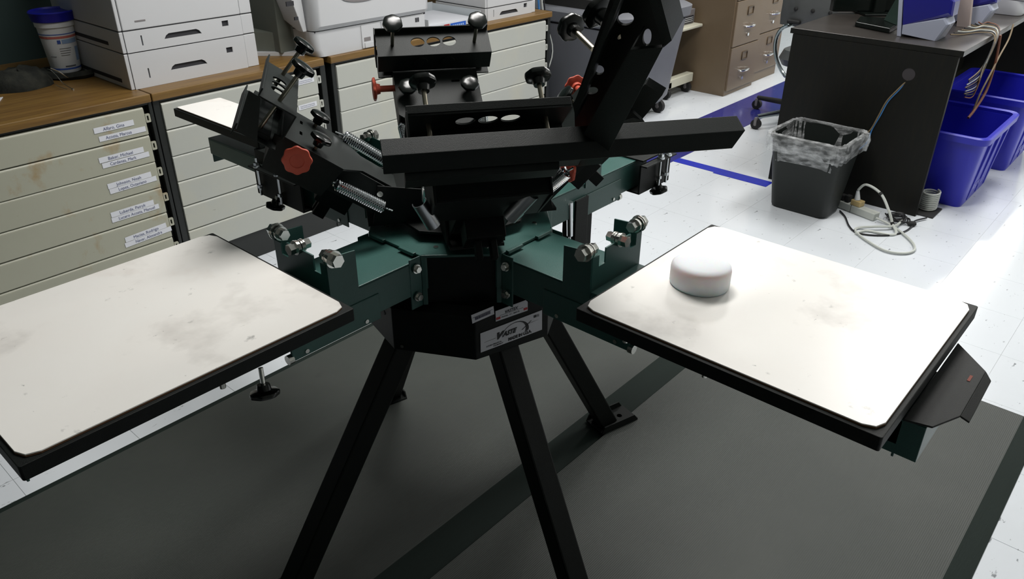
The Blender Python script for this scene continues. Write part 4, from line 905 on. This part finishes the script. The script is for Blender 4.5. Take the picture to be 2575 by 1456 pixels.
# pallet arms
HWA = 0.0775
def big_bolt(q, n, parent, r=0.013):
    b = MB().cyl(q, q+n*0.004, r*1.15, 16).cyl(q+n*0.004, q+n*0.007, r*1.25, 16).cyl(q+n*0.007, q+n*0.020, r*0.95, 6)
    return obj('bolt', b, M_ZINC, parent)
for k, a in enumerate((180, -90, 90, 0)):
    d = az(a); s_ = Z.cross(d)
    F = frame(Cc, d, s_)                 # local: x outward, y left, z up
    rend = {180: 0.93, -90: 0.955, 90: 0.915, 0: 0.62}[a]
    am = MB(F)
    rd = 0.50 if a != 0 else rend
    am.box(0.12, rend, -HWA, HWA, 0.773, 0.7765).box(0.12, rd, -HWA, -HWA+0.0035, 0.702, 0.773).box(0.12, rd, HWA-0.0035, HWA, 0.702, 0.773)
    if rd < rend: am.box(rd, rend, -HWA, -HWA+0.0035, 0.730, 0.773).box(rd, rend, HWA-0.0035, HWA, 0.730, 0.773)
    am.box(rend-0.004, rend, -HWA+0.0035, HWA-0.0035, 0.705, 0.773)
    # deeper lower flange close to the pallet bracket
    am.box(0.30, 0.50, -HWA-0.0025, -HWA, 0.690, 0.745).box(0.30, 0.50, HWA, HWA+0.0025, 0.690, 0.745)
    arm = obj('pallet_arm', am, M_GRN, press, bevel=0.0012)
    for sg in (-1, 1):
        for rr in (0.335, 0.47):
            q = F @ Vector((rr, (HWA+0.0025)*sg, 0.699)); obj('rivet', MB().cyl(q, q+s_*sg*0.002, 0.0042, 10), M_ZINC, arm)
        q = F @ Vector((0.497, (HWA-0.004)*sg, 0.694))
        obj('bumper', MB().cyl(q, q+d*0.010, 0.009, 12), M_ZINC, arm)
    if a == -90: am2 = MB(F).box(0.925, 0.985, -HWA, HWA, 0.714, 0.7765); obj('arm_end', am2, M_GRN, arm, bevel=0.001)
    # upright U bracket with three adjusting bolts
    r0, r1 = 0.345, 0.408
    for sg in (-1, 1):
        ub = MB(F)
        y0_ = HWA*sg; y1_ = (HWA+0.003)*sg
        ub.hexa([(r0, min(y0_, y1_), 0.765), (r1, min(y0_, y1_), 0.765), (r1, max(y0_, y1_), 0.765), (r0, max(y0_, y1_), 0.765)], [(r0, min(y0_, y1_), 0.852), (r1, min(y0_, y1_), 0.858), (r1, max(y0_, y1_), 0.858), (r0, max(y0_, y1_), 0.852)])
        obj('bracket_side', ub, M_GRN, arm, bevel=0.0006)
    Fp = frame((r1-0.001, 0, 0), (0, 1, 0), (0, 0, 1))
    outl = [(-HWA, 0.765), (HWA, 0.765), (HWA, 0.845), (HWA-0.016, 0.845), (HWA-0.016, 0.822), (HWA-0.036, 0.822), (HWA-0.036, 0.852), (-HWA+0.040, 0.852), (-HWA+0.040, 0.822), (-HWA+0.020, 0.822), (-HWA+0.020, 0.845), (-HWA, 0.845)]
    obj('bracket_plate', MB(F).plate(Fp, outl, 0.003), M_GRN, arm, bevel=0.0006)
    for sg, zz in ((-1, 0.855), (1, 0.855)):
        q = F @ Vector((r1-0.012, (HWA+0.003)*sg, zz)); big_bolt(q, s_*sg, arm); big_bolt(F @ Vector((r1-0.012, (HWA)*sg, zz)), -s_*sg, arm, 0.011)
    q = F @ Vector((r1+0.001, 0.0, 0.856)); big_bolt(q, d, arm, 0.011); big_bolt(F @ Vector((r1-0.002, 0, 0.856)), -d, arm, 0.010)

# pallets
def pallet(c0, c1, zt, label, th=0.022, ch=0.022, name='pallet'):
    (x0, y0), (x1, y1) = c0, c1
    def cham(x0, x1, y0, y1, c, z): return rrect(x0, x1, y0, y1, c, 2, z)
    b = MB().loft([cham(x0-0.007, x1+0.007, y0-0.007, y1+0.007, 0.003, zt-0.004-th), cham(x0-0.007, x1+0.007, y0-0.007, y1+0.007, 0.003, zt-0.004)])
    p = obj(name, b, M_BLK, press, origin=((x0+x1)/2, (y0+y1)/2, zt-0.02), bevel=0.001)
    tag(p, label)
    obj('board_edge', MB().loft([cham(x0, x1, y0, y1, ch, zt-0.004), cham(x0, x1, y0, y1, ch, zt-0.0012)]), M_WOODEDGE, p)
    obj('white_board', MB().loft([cham(x0, x1, y0, y1, ch, zt-0.0012), cham(x0+0.0005, x1-0.0005, y0+0.0005, y1-0.0005, ch, zt)]), M_PLAT, p)
    return p
PZ = 0.84
pallet((0.150, 0.908), (0.634, 1.322), PZ, 'left white pallet board, smudged with grey')
pallet((0.884, 0.165), (1.308, 0.631), PZ, 'right white pallet board carrying the plastic cap')
pallet((1.012, 1.75), (1.148, 2.165), PZ, 'narrow white sleeve pallet at the rear', ch=0.006)

def hand_knob(name, q, d, r, th, stem, m, parent, lobes=7, depth=0.05, stem_m=None, stem_r=0.004, hub=True, label=None):
    """q: foot of the stem, d: direction towards the knob"""
    q = Vector(q); d = Vector(d).normalized()
    if stem > 0.001:
        obj('threaded_rod', MB().cyl(q, q+d*(stem+0.002), stem_r, 10), stem_m or M_BRASS, parent, smooth=True)
    h0 = q+d*stem
    prof = ([(r*0.42, 0), (r*0.46, 0.004), (r*0.5, th*0.9), (r*0.78, th*1.0)] if hub else [(r*0.7, 0)])
    b0 = th*1.0 if hub else 0.0
    prof += [(r*0.97, b0+0.002), (r, b0+th*0.4), (r*0.96, b0+th*0.85), (r*0.80, b0+th*1.02), (r*0.4, b0+th*1.10), (r*0.05, b0+th*1.13)]
    if lobes == 8: prof = prof[:-2]+[(r*0.50, b0+th*1.0), (r*0.46, b0+th*0.82), (r*0.05, b0+th*0.80)]
    o = obj(name, MB().lathe(h0, d, prof, 64 if lobes == 8 else 56, lobes, depth), m, parent, smooth=True)
    if label: o['label'] = label
    return o

# pallet brackets below the arms: black cradle, two through bolts and a locking knob
for a in (180, 90, 0, -90):
    d = az(a); s_ = Z.cross(d); F = frame(Cc, d, s_)
    r0, r1 = {180: (0.49, 0.72), 90: (0.44, 0.64), 0: (0.545, 0.69), -90: (0.49, 0.70)}[a]
    zl = 0.742 if a in (180, -90) else 0.700
    cb = MB(F).box(r0, r1, -0.105, 0.105, zl-0.005, zl).box(r0, r1, -0.108, -0.103, zl-0.005, 0.775).box(r0, r1, 0.103, 0.108, zl-0.005, 0.775).box(r0, r1, -0.125, -0.103, 0.771, 0.775).box(r0, r1, 0.103, 0.125, 0.771, 0.775)
    if a == 0: cb.box(r0+0.02, r1+0.07, -0.10, 0.075, 0.7768, 0.781)
    else: cb.box(r0, r1, -0.10, 0.10, 0.7768, 0.813)
    cr = obj('pallet_cradle', cb, M_BLK, press, bevel=0.001)
    side = 1 if a in (90,) else -1
    side = {180: 1, 90: 1, 0: -1, -90: -1}[a]
    for rr in ((r0+0.08, r1-0.03) if a in (90, 0) else ()):
        q = F @ Vector((rr, 0.116*side, 0.700))
        b = MB().cyl(q, q+Z*0.100, 0.0035, 8).cyl(q+Z*0.075, q+Z*0.080, 0.010, 12).cyl(q+Z*0.080, q+Z*0.088, 0.008, 6).cyl(q+Z*0.02, q+Z*0.028, 0.007, 6)
        obj('through_bolt', b, M_CHROME, cr)
    if a == -90: continue
    q = F @ Vector(((r0+r1)/2+0.01, 0.108*side, 0.712)) if a != 180 else at(655, 925, 1, 1.0)
    hand_knob('locking_knob', q, -Z+s_*side*0.25+d*0.15, 0.024, 0.011, 0.028 if a == 180 else 0.012, M_KNOB, cr, 7, 0.04, M_ZINC)
# stud bolts below the left and right pallets
for px, py, v in ((1573, 855, 0), (1772, 942, 0)):
    q = at(px, py, 0, 0.955)
    obj('stud', MB().cyl(Vector((q.x, q.y, q.z-0.004)), Vector((q.x, q.y, 0.815)), 0.0045, 10), M_ZINC, press)
q = at(560, 972, 1, 0.985); obj('stud', MB().cyl((q.x, q.y, q.z-0.002), (q.x, q.y, 0.815), 0.005, 10), M_ZINC, press)

# collar stop at the outer end of the right pallet
sp = [(0.985, 0.150, 0.800), (1.250, 0.150, 0.806), (1.185, 0.070, 0.800), (1.165, 0.058, 0.795), (1.045, 0.058, 0.790), (0.99, 0.10, 0.795)]
sp = [(0.975, 0.160, 0.801), (1.248, 0.160, 0.801), (1.196, 0.098, 0.801), (1.160, 0.088, 0.801), (1.060, 0.088, 0.801), (1.02, 0.105, 0.801)]
cs = MB().prism([(0.985, 0.16, 0.798), (1.242, 0.16, 0.798), (1.185, 0.106, 0.798), (1.045, 0.104, 0.798), (0.995, 0.125, 0.798)], (0, 0, 0.003))
cs.hexa([(1.045, 0.104, 0.798), (1.185, 0.106, 0.798), (1.176, 0.095, 0.791), (1.050, 0.092, 0.791)], [(1.045, 0.104, 0.801), (1.185, 0.106, 0.801), (1.176, 0.095, 0.794), (1.050, 0.092, 0.794)])
st = obj('pallet_stop', cs, M_BLK, press, bevel=0.001)
obj('orange_scuff', MB().box(1.140, 1.158, 0.117, 0.121, 0.8012, 0.8016), mat('orange_scuff_paint', srgb(120, 52, 36), 0.7), st)
# hanging channel below the far arm with its gas spring
hc = MB().box(1.405, 1.455, 1.035, 1.039, 0.600, 0.745).box(1.405, 1.409, 1.039, 1.075, 0.600, 0.745).box(1.451, 1.455, 1.039, 1.075, 0.600, 0.745)
hc.box(1.478, 1.508, 1.060, 1.064, 0.590, 0.745).box(1.504, 1.508, 1.064, 1.10, 0.590, 0.745)
obj('hanging_channel', hc, M_BLK, press, bevel=0.001)
obj('gas_spring', MB().cyl((1.398, 1.045, 0.655), (1.392, 1.045, 0.745), 0.008, 12).cyl((1.399, 1.045, 0.63), (1.398, 1.045, 0.655), 0.003, 8), M_CHROME, press, smooth=True)

# upper rotor
rot = obj('rotor_plate', MB().loft([octo(0.150, 11, 0.800), octo(0.150, 11, 0.806)]), M_BLK, press, bevel=0.001)
obj('rotor_hub', MB().loft([octo(0.062, 11, 0.806), octo(0.062, 11, 0.90)]), M_BLK, press, bevel=0.002)
obj('rotor_collar', MB().cyl(Cc+Z*0.7835, Cc+Z*0.800, 0.10, 28), M_BLK, press, smooth=True)

# print heads
PHI = 2.516253853741001
RHD, ZHD = 0.1717, 0.8727
def coil(T_, a, b, r, wire, turns, parent, name='spring'):
    a = Vector(a); b = Vector(b); d = (b-a).normalized(); L = (b-a).length
    x = d.orthogonal().normalized(); y = d.cross(x); n = turns*12
    pts = [a+d*(L*0.06)+d*(L*0.88*i/n)+(x*math.cos(2*PI*i/12)+y*math.sin(2*PI*i/12))*r for i in range(n+1)]
    m = MB(T_).tube(pts, wire, 5)
    m.tube(smooth_pts([a-d*0.012+x*0.004, a-d*0.004+x*0.002, a+d*L*0.03, pts[0]], 4), wire, 5)
    m.tube(smooth_pts([pts[-1], b-d*L*0.03, b+d*0.004-x*0.002, b+d*0.012-x*0.004], 4), wire, 5)
    return obj(name, m, M_CHROME, parent, smooth=True)
def head_frame(off, th):
    phi = PHI+math.radians(off)
    r = Vector((math.cos(phi), math.sin(phi), 0)); t_ = Z.cross(r)
    U = r*math.cos(th)+Z*math.sin(th); W = -r*math.sin(th)+Z*math.cos(th)
    o = Cc+r*RHD+Z*ZHD
    return Matrix(((U.x, t_.x, W.x, o.x), (U.y, t_.y, W.y, o.y), (U.z, t_.z, W.z, o.z), (0, 0, 0, 1))), r, t_
def print_head(off, th, clamp=True, longbar=False, stem=0.028):
    T_, r, t_ = head_frame(off, th)
    # arm body: top plate with slots and side walls
    F = Matrix(((1, 0, 0, 0), (0, 1, 0, 0), (0, 0, 1, 0.018), (0, 0, 0, 1)))
    b = MB(T_)
    outline = [(-0.03, -0.042), (0.05, -0.046), (0.095, -0.100), (0.225, -0.100), (0.225, 0.100), (0.095, 0.100), (0.05, 0.046), (-0.03, 0.042)]
    slots = [rrect(0.182, 0.188, -0.055, -0.035, 0.002), rrect(0.182, 0.188, 0.015, 0.035, 0.002)]
    b.plate(F, outline, 0.004, slots)
    for s in (-1, 1):
        y = 0.098*s
        b.hexa([(0.095, y-0.002, 0.016), (0.235, y-0.002, 0.016), (0.235, y+0.002, 0.016), (0.095, y+0.002, 0.016)][::1], [(0.105, y-0.002, -0.050), (0.225, y-0.002, -0.055), (0.225, y+0.002, -0.055), (0.105, y+0.002, -0.050)])
        y = 0.050*s
        b.hexa([(-0.03, y-0.002, 0.016), (0.13, y-0.002, 0.016), (0.13, y+0.002, 0.016), (-0.03, y+0.002, 0.016)], [(-0.03, y-0.002, -0.045), (0.12, y-0.002, -0.050), (0.12, y+0.002, -0.050), (-0.03, y+0.002, -0.045)])
    b.box(0.105, 0.225, -0.096, 0.096, -0.050, -0.046).box(0.0, 0.105, -0.048, 0.048, -0.048, -0.044).box(0.221, 0.2245, -0.096, 0.096, -0.052, 0.018)
    head = obj('print_head', b, M_ARM, press, bevel=0.0008)
    # pivot ears on the rotor
    e = MB()
    for s in (-1, 1):
        p0 = Cc+r*0.075+t_*0.056*s
        e.hexa([p0-t_*0.002+Z*0.806, p0+r*0.115-t_*0.002+Z*0.806, p0+r*0.115+t_*0.002+Z*0.806, p0+t_*0.002+Z*0.806], [p0-t_*0.002+Z*0.872, p0+r*0.100-t_*0.002+Z*0.888, p0+r*0.100+t_*0.002+Z*0.888, p0+t_*0.002+Z*0.872])
    e.hexa([Cc+r*0.06+t_*0.054+Z*0.8, Cc+r*0.06-t_*0.054+Z*0.8, Cc+r*0.20-t_*0.054+Z*0.8, Cc+r*0.20+t_*0.054+Z*0.8], [Cc+r*0.06+t_*0.054+Z*0.806, Cc+r*0.06-t_*0.054+Z*0.806, Cc+r*0.20-t_*0.054+Z*0.806, Cc+r*0.20+t_*0.054+Z*0.806])
    obj('pivot_ears', e, M_BLK, head)
    q_ = Cc+r*0.105
    obj('rotor_block', MB().hexa([q_-t_*0.052+Z*0.806, q_+t_*0.052+Z*0.806, q_+t_*0.052+r*0.05+Z*0.806, q_-t_*0.052+r*0.05+Z*0.806], [q_-t_*0.052+Z*0.878, q_+t_*0.052+Z*0.878, q_+t_*0.052+r*0.045+Z*0.868, q_-t_*0.052+r*0.045+Z*0.868]), M_BLK, head, bevel=0.001)
    pin = T_ @ Vector((0, 0, 0))
    obj('pivot_pin', MB().cyl(Cc+r*RHD-t_*0.064+Z*ZHD, Cc+r*RHD+t_*0.064+Z*ZHD, 0.006, 12), M_ZINC, head, smooth=True)
    # registration gate hanging under the arm
    g = MB(T_).box(0.03, 0.10, -0.036, 0.036, -0.085, -0.045).box(0.06, 0.085, -0.02, -0.008, -0.12, -0.085).box(0.06, 0.085, 0.008, 0.02, -0.12, -0.085)
    obj('registration_gate', g, M_BLK, head, bevel=0.0015)
    # clamp channel: web with three lightening holes, inner wall, outer lip, lower jaw
    if clamp:
        Fw = Matrix(((1, 0, 0, 0), (0, 1, 0, 0), (0, 0, 1, 0.072), (0, 0, 0, 1)))
        c = MB(T_)
        c.plate(Fw, [(0.222, -0.134), (0.293, -0.134), (0.293, 0.134), (0.222, 0.134)], 0.003, [ellipse(0.260, 0.0375*i, 0.0145, 0.0165, 18) for i in (-1, 0, 1)])
        c.box(0.2205, 0.2235, -0.134, 0.134, 0.022, 0.0735).box(0.2915, 0.2945, -0.134, 0.134, 0.0735, 0.088)
        cl = obj('clamp_channel', c, M_ARM, head, bevel=0.001)
        j = MB(T_)
        j.box(0.2235, 0.300, -0.134, 0.134, -0.003, 0.0).box(0.240, 0.285, -0.12, 0.12, 0.002, 0.012)
        if not longbar:
            j.box(0.300, 0.303, -0.134, 0.134, -0.014, 0.010)
        obj('clamp_jaw', j, M_ARM, head, bevel=0.001)
        ck_ = MB(T_)
        for s in ((1,) if not longbar else (-1,)):
            Fc = Matrix(((1, 0, 0, 0), (0, 0, -1, 0.1345*s), (0, 1, 0, 0), (0, 0, 0, 1)))
            ck_.plate(Fc, [(0.311, 0.072), (0.289, 0.072), (0.257, -0.004), (0.297, -0.002)], 0.003)
        obj('jaw_cheek', ck_, M_ARM, head, bevel=0.0006)
        dk_ = MB(T_)
        for s in (-0.030, 0.034): obj('wall_disc', MB(T_).cyl((0.2205, s, 0.050), (0.2165, s, 0.050), 0.0165, 20), M_ARM, head)
        for s in (-1, 1):
            hand_knob('clamp_knob', T_ @ Vector((0.262, 0.097*s, 0.010)), T_.to_3x3() @ Vector((-0.10, 0, 1)), 0.0225, 0.012, 0.098+stem*0.8, M_KNOB, head, 7, 0.03, M_BRASS, 0.0042)
    for s in (-1, 1):
        hand_knob('adjusting_knob', T_ @ Vector((0.155, 0.073*s, 0.020)), T_.to_3x3() @ Vector((0, 0, 1)), 0.0215, 0.0115, 0.007, M_KNOB, head, 7, 0.03)
        coil(T_, (0.098, 0.092*s if off != 0 else 0.092*s, -0.016 if s > 0 else 0.028), (-0.022, 0.092*s*0.9, -0.014 if s > 0 else 0.028), 0.0112, 0.0021, 23, head)
    hand_knob('side_lock_knob', T_ @ Vector((0.184, 0.100, 0.006)), T_.to_3x3() @ Vector((0, 1, 0)), 0.0265, 0.009, 0.034, M_ORG, head, 8, 0.05, M_ORG, 0.0075, label='orange lobed side knob')
    return head, T_
h1, T1 = print_head(0, 0.6174)
h2, T2 = print_head(-90, 0.6171)
h3, T3 = print_head(-270, 0.69, longbar=True)
h4, T4 = print_head(-180, 0.80, clamp=False)
h1['label'] = 'raised print head pointing left over the file cabinets'
h2['label'] = 'raised print head at the back, between its two round knobs the copier'
h3['label'] = 'raised print head nearest the camera with the long horizontal clamp bar'
h4['label'] = 'raised print head on the right with the clamp channel running up out of the photo'

# long horizontal clamp bar of the front head (surveyed in the head's own frame)
def loc_pt(T_, px, py, ax, v):
    Ti = T_.inverted(); o = Ti @ EYE; d = Ti.to_3x3() @ ray(px, py); k = (v-o[ax])/d[ax]; return o+d*k
lbm = MB(T3)
prof = [(0.340, 0.018), (0.350, -0.012), (0.338, -0.036), (0.335, -0.034), (0.3455, -0.012), (0.337, 0.017)]
lbm.loft([[(u_, -0.181, w_) for u_, w_ in prof], [(u_, t1, w_) for (u_, w_), t1 in zip(prof, (0.390, 0.394, 0.372, 0.372, 0.392, 0.388))]])
lbm.hexa([(0.30, -0.150, -0.047), (0.334, -0.150, -0.047), (0.334, 0.085, -0.047), (0.30, 0.085, -0.047)], [(0.235, -0.134, -0.006), (0.334, -0.150, -0.012), (0.334, 0.09, -0.012), (0.235, 0.09, -0.006)])
lbm.prism([(0.223, -0.134, -0.003), (0.345, -0.150, -0.010), (0.345, -0.150, -0.014), (0.223, -0.134, -0.006)], (0, 0.284, 0))
obj('clamp_bar', lbm, M_ARM, h3, bevel=0.001)
for (ax_, ay_), (bx_, by_), D_ in (((1054, 508), (1090, 566), 1.34), ((1338, 486), (1282, 546), 1.33)):
    a_ = EYE+ray(ax_, ay_).normalized()*D_; b_ = EYE+ray(bx_, by_).normalized()*(D_+0.03)
    dx_ = (b_-a_).normalized(); nz_ = (EYE-a_).normalized(); nz_ = (nz_-dx_*nz_.dot(dx_)).normalized(); ny_ = dx_.cross(nz_)
    hs = []
    for e_ in (a_, b_):
        ring_ = [e_+ny_*(0.0135*math.cos(t))-nz_*(0.0135*math.sin(t))*-1 for t in [PI*1.30*i/14-0.47 for i in range(15)]]
        ring_ += [e_+ny_*(0.0122*math.cos(t))-nz_*(0.0122*math.sin(t))*-1 for t in [PI*1.30*(14-i)/14-0.47 for i in range(15)]]
        hs.append(ring_)
    obj('spring_sleeve', MB().loft(hs), mat('satin_aluminium', (0.42, 0.44, 0.46, 1), 0.32, 1), h3, smooth=True)

# tilted clamp channel of the right head
P0 = T3 @ Vector((0.33, 0.13, 0.0))
D4 = Vector((-0.543, -0.605, 0.607)).normalized()
V4 = (P0+D4*0.12-EYE).normalized()
N4 = V4.cross(D4).cross(D4).normalized()     # plane normal, roughly towards the camera
if N4.dot(V4) > 0: N4 = -N4
E4 = D4.cross(N4).normalized()
def px_plate(b, pts, o, n, th, holes=()):
    Fq = frame(o, D4, n.cross(D4)) if abs(n.dot(D4)) < 0.9 else frame(o, E4, n.cross(E4))
    Fi = Fq.inverted()
    def cv(L): return [tuple((Fi @ on_plane(x_, y_, o, n))[:2]) for x_, y_ in L]
    b.plate(Fq @ Matrix.Translation((0, 0, -th/2)), cv(pts), th, [cv(h) for h in holes])
def pe(cx, cy, rx, ry, rot=0, n=18):
    c, s = math.cos(math.radians(rot)), math.sin(math.radians(rot))
    return [(cx+rx*math.cos(t)*c-ry*math.sin(t)*s, cy+rx*math.cos(t)*s+ry*math.sin(t)*c) for t in [2*PI*i/n for i in range(n)]]
fb = MB()
px_plate(fb, [(1585, 125), (1667, 119), (1523, 395), (1513, 412), (1444, 420), (1463, 345)], P0, N4, 0.004)
px_plate(fb, [(1585, 125), (1589, 125), (1467, 346), (1448, 420), (1441, 420), (1463, 345)], P0, N4, 0.034)
obj('front_lip', fb, M_ARM, h4, bevel=0.0008)
wb_ = MB(); PW = P0-N4*0.036
px_plate(wb_, [(1557, -70), (1625, -70), (1634, 0), (1668, 118), (1598, 124), (1480, 340), (1448, 400), (1444, 262), (1460, 215)], PW, N4, 0.003, [pe(1573, 48, 21, 16, -10), pe(1506, 176, 13, 12, 0), pe(1627, 94, 11, 22, 8), pe(1489, 228, 15, 9, -10)])
obj('clamp_web', wb_, M_BLK, h4, bevel=0.0006)
fe = MB()
px_plate(fe, [(1548, -70), (1560, -70), (1560, 0), (1482, 200), (1460, 262), (1448, 300), (1440, 262), (1446, 252), (1470, 197), (1546, 0)], PW+N4*0.030, N4, 0.030)
obj('side_lip', fe, M_ARM, h4, bevel=0.001)
re_ = MB()
px_plate(re_, [(1614, -70), (1640, -70), (1662, 0), (1689, 102), (1668, 120), (1632, 0)], PW+N4*0.030, N4, 0.030)
obj('end_lip', re_, M_ARM, h4, bevel=0.001)
# jaw plate showing to the right of the lip
jp = MB(); px_plate(jp, [(1622, 212), (1666, 239), (1613, 302), (1560, 270)], P0-N4*0.06, N4, 0.012)
obj('jaw_plate', jp, M_ARM, h4, bevel=0.001)
jp = MB(); px_plate(jp, [(1568, 262), (1612, 302), (1592, 296), (1540, 312)], P0-N4*0.045, N4, 0.004)
obj('jaw_plate', jp, M_BLK, h4)
a_ = EYE+ray(1346, 497).normalized()*1.40; b_ = EYE+ray(1428, 428).normalized()*1.36
coil(Matrix.Identity(4), a_, b_, 0.0112, 0.0021, 21, h4)
# its two clamp knobs on long rods
def dist_pt(px, py, D): return EYE+ray(px, py).normalized()*D
for (bx_, by_), (kx, ky), db, dk in (((1492, 124), (1441, 74), 1.24, 1.29), ((1560, 92), (1514, 40), 1.02, 1.04)):
    q = dist_pt(bx_, by_, db); k_ = dist_pt(kx, ky, dk)
    L = (k_-q).length
    hand_knob('clamp_knob', q, k_-q, 0.0225, 0.012, max(L-0.010, 0.01), M_KNOB, h4, 7, 0.03, M_BRASS, 0.0045)
# bolts at the rotor (green adjusting tabs and silver bolts seen between the heads)
for a, rr, zz in ((130, 0.20, 0.805), (40, 0.23, 0.80), (95, 0.19, 0.81)):
    d = az(a); s_ = Z.cross(d); q = Cc+d*rr
    g = MB().hexa([q-s_*0.022+Z*0.7835, q+s_*0.022+Z*0.7835, q+s_*0.022+d*0.004+Z*0.7835, q-s_*0.022+d*0.004+Z*0.7835], [q-s_*0.022+Z*(zz+0.03), q+s_*0.022+Z*(zz+0.03), q+s_*0.022+d*0.004+Z*(zz+0.03), q-s_*0.022+d*0.004+Z*(zz+0.03)])
    g.hexa([q-s_*0.022+Z*(zz+0.03), q+s_*0.022+Z*(zz+0.03), q+s_*0.018-d*0.04+Z*(zz+0.03), q-s_*0.018-d*0.04+Z*(zz+0.03)], [q-s_*0.022+Z*(zz+0.033), q+s_*0.022+Z*(zz+0.033), q+s_*0.018-d*0.04+Z*(zz+0.033), q-s_*0.018-d*0.04+Z*(zz+0.033)])
    tb_ = obj('adjusting_tab', g, M_GRN, press, bevel=0.0006)
    for s2 in (-0.010, 0.010):
        p_ = q+s_*s2-d*0.018+Z*(zz+0.033)
        obj('screw', MB().cyl(p_, p_+Z*0.003, 0.006, 10), M_ZINC, tb_)

# ================================================================ PLASTIC CAP ON THE RIGHT PALLET
pc = Vector((1.055, 0.535, PZ))
pc = (at(1690, 722, 2, PZ)+at(1828, 712, 2, PZ))/2
def tear(k, z, R=0.047):
    out = []
    for i in range(40):
        a = 2*PI*i/40; rr = R*k*(1+0.13*max(0, math.cos(a-math.radians(105)))**3)
        out.append((pc.x+0.004+rr*math.cos(a), pc.y+rr*math.sin(a), z))
    return out
pk = MB().loft([tear(0.97, PZ+0.0005), tear(1.0, PZ+0.004), tear(1.0, PZ+0.030), tear(0.97, PZ+0.036), tear(0.90, PZ+0.0395), tear(0.70, PZ+0.041), tear(0.3, PZ+0.0415)])
tag(obj('plastic_cap', pk, M_PUCK, origin=pc, smooth=True), 'round frosted white plastic cap lying on the right pallet', 'cap')
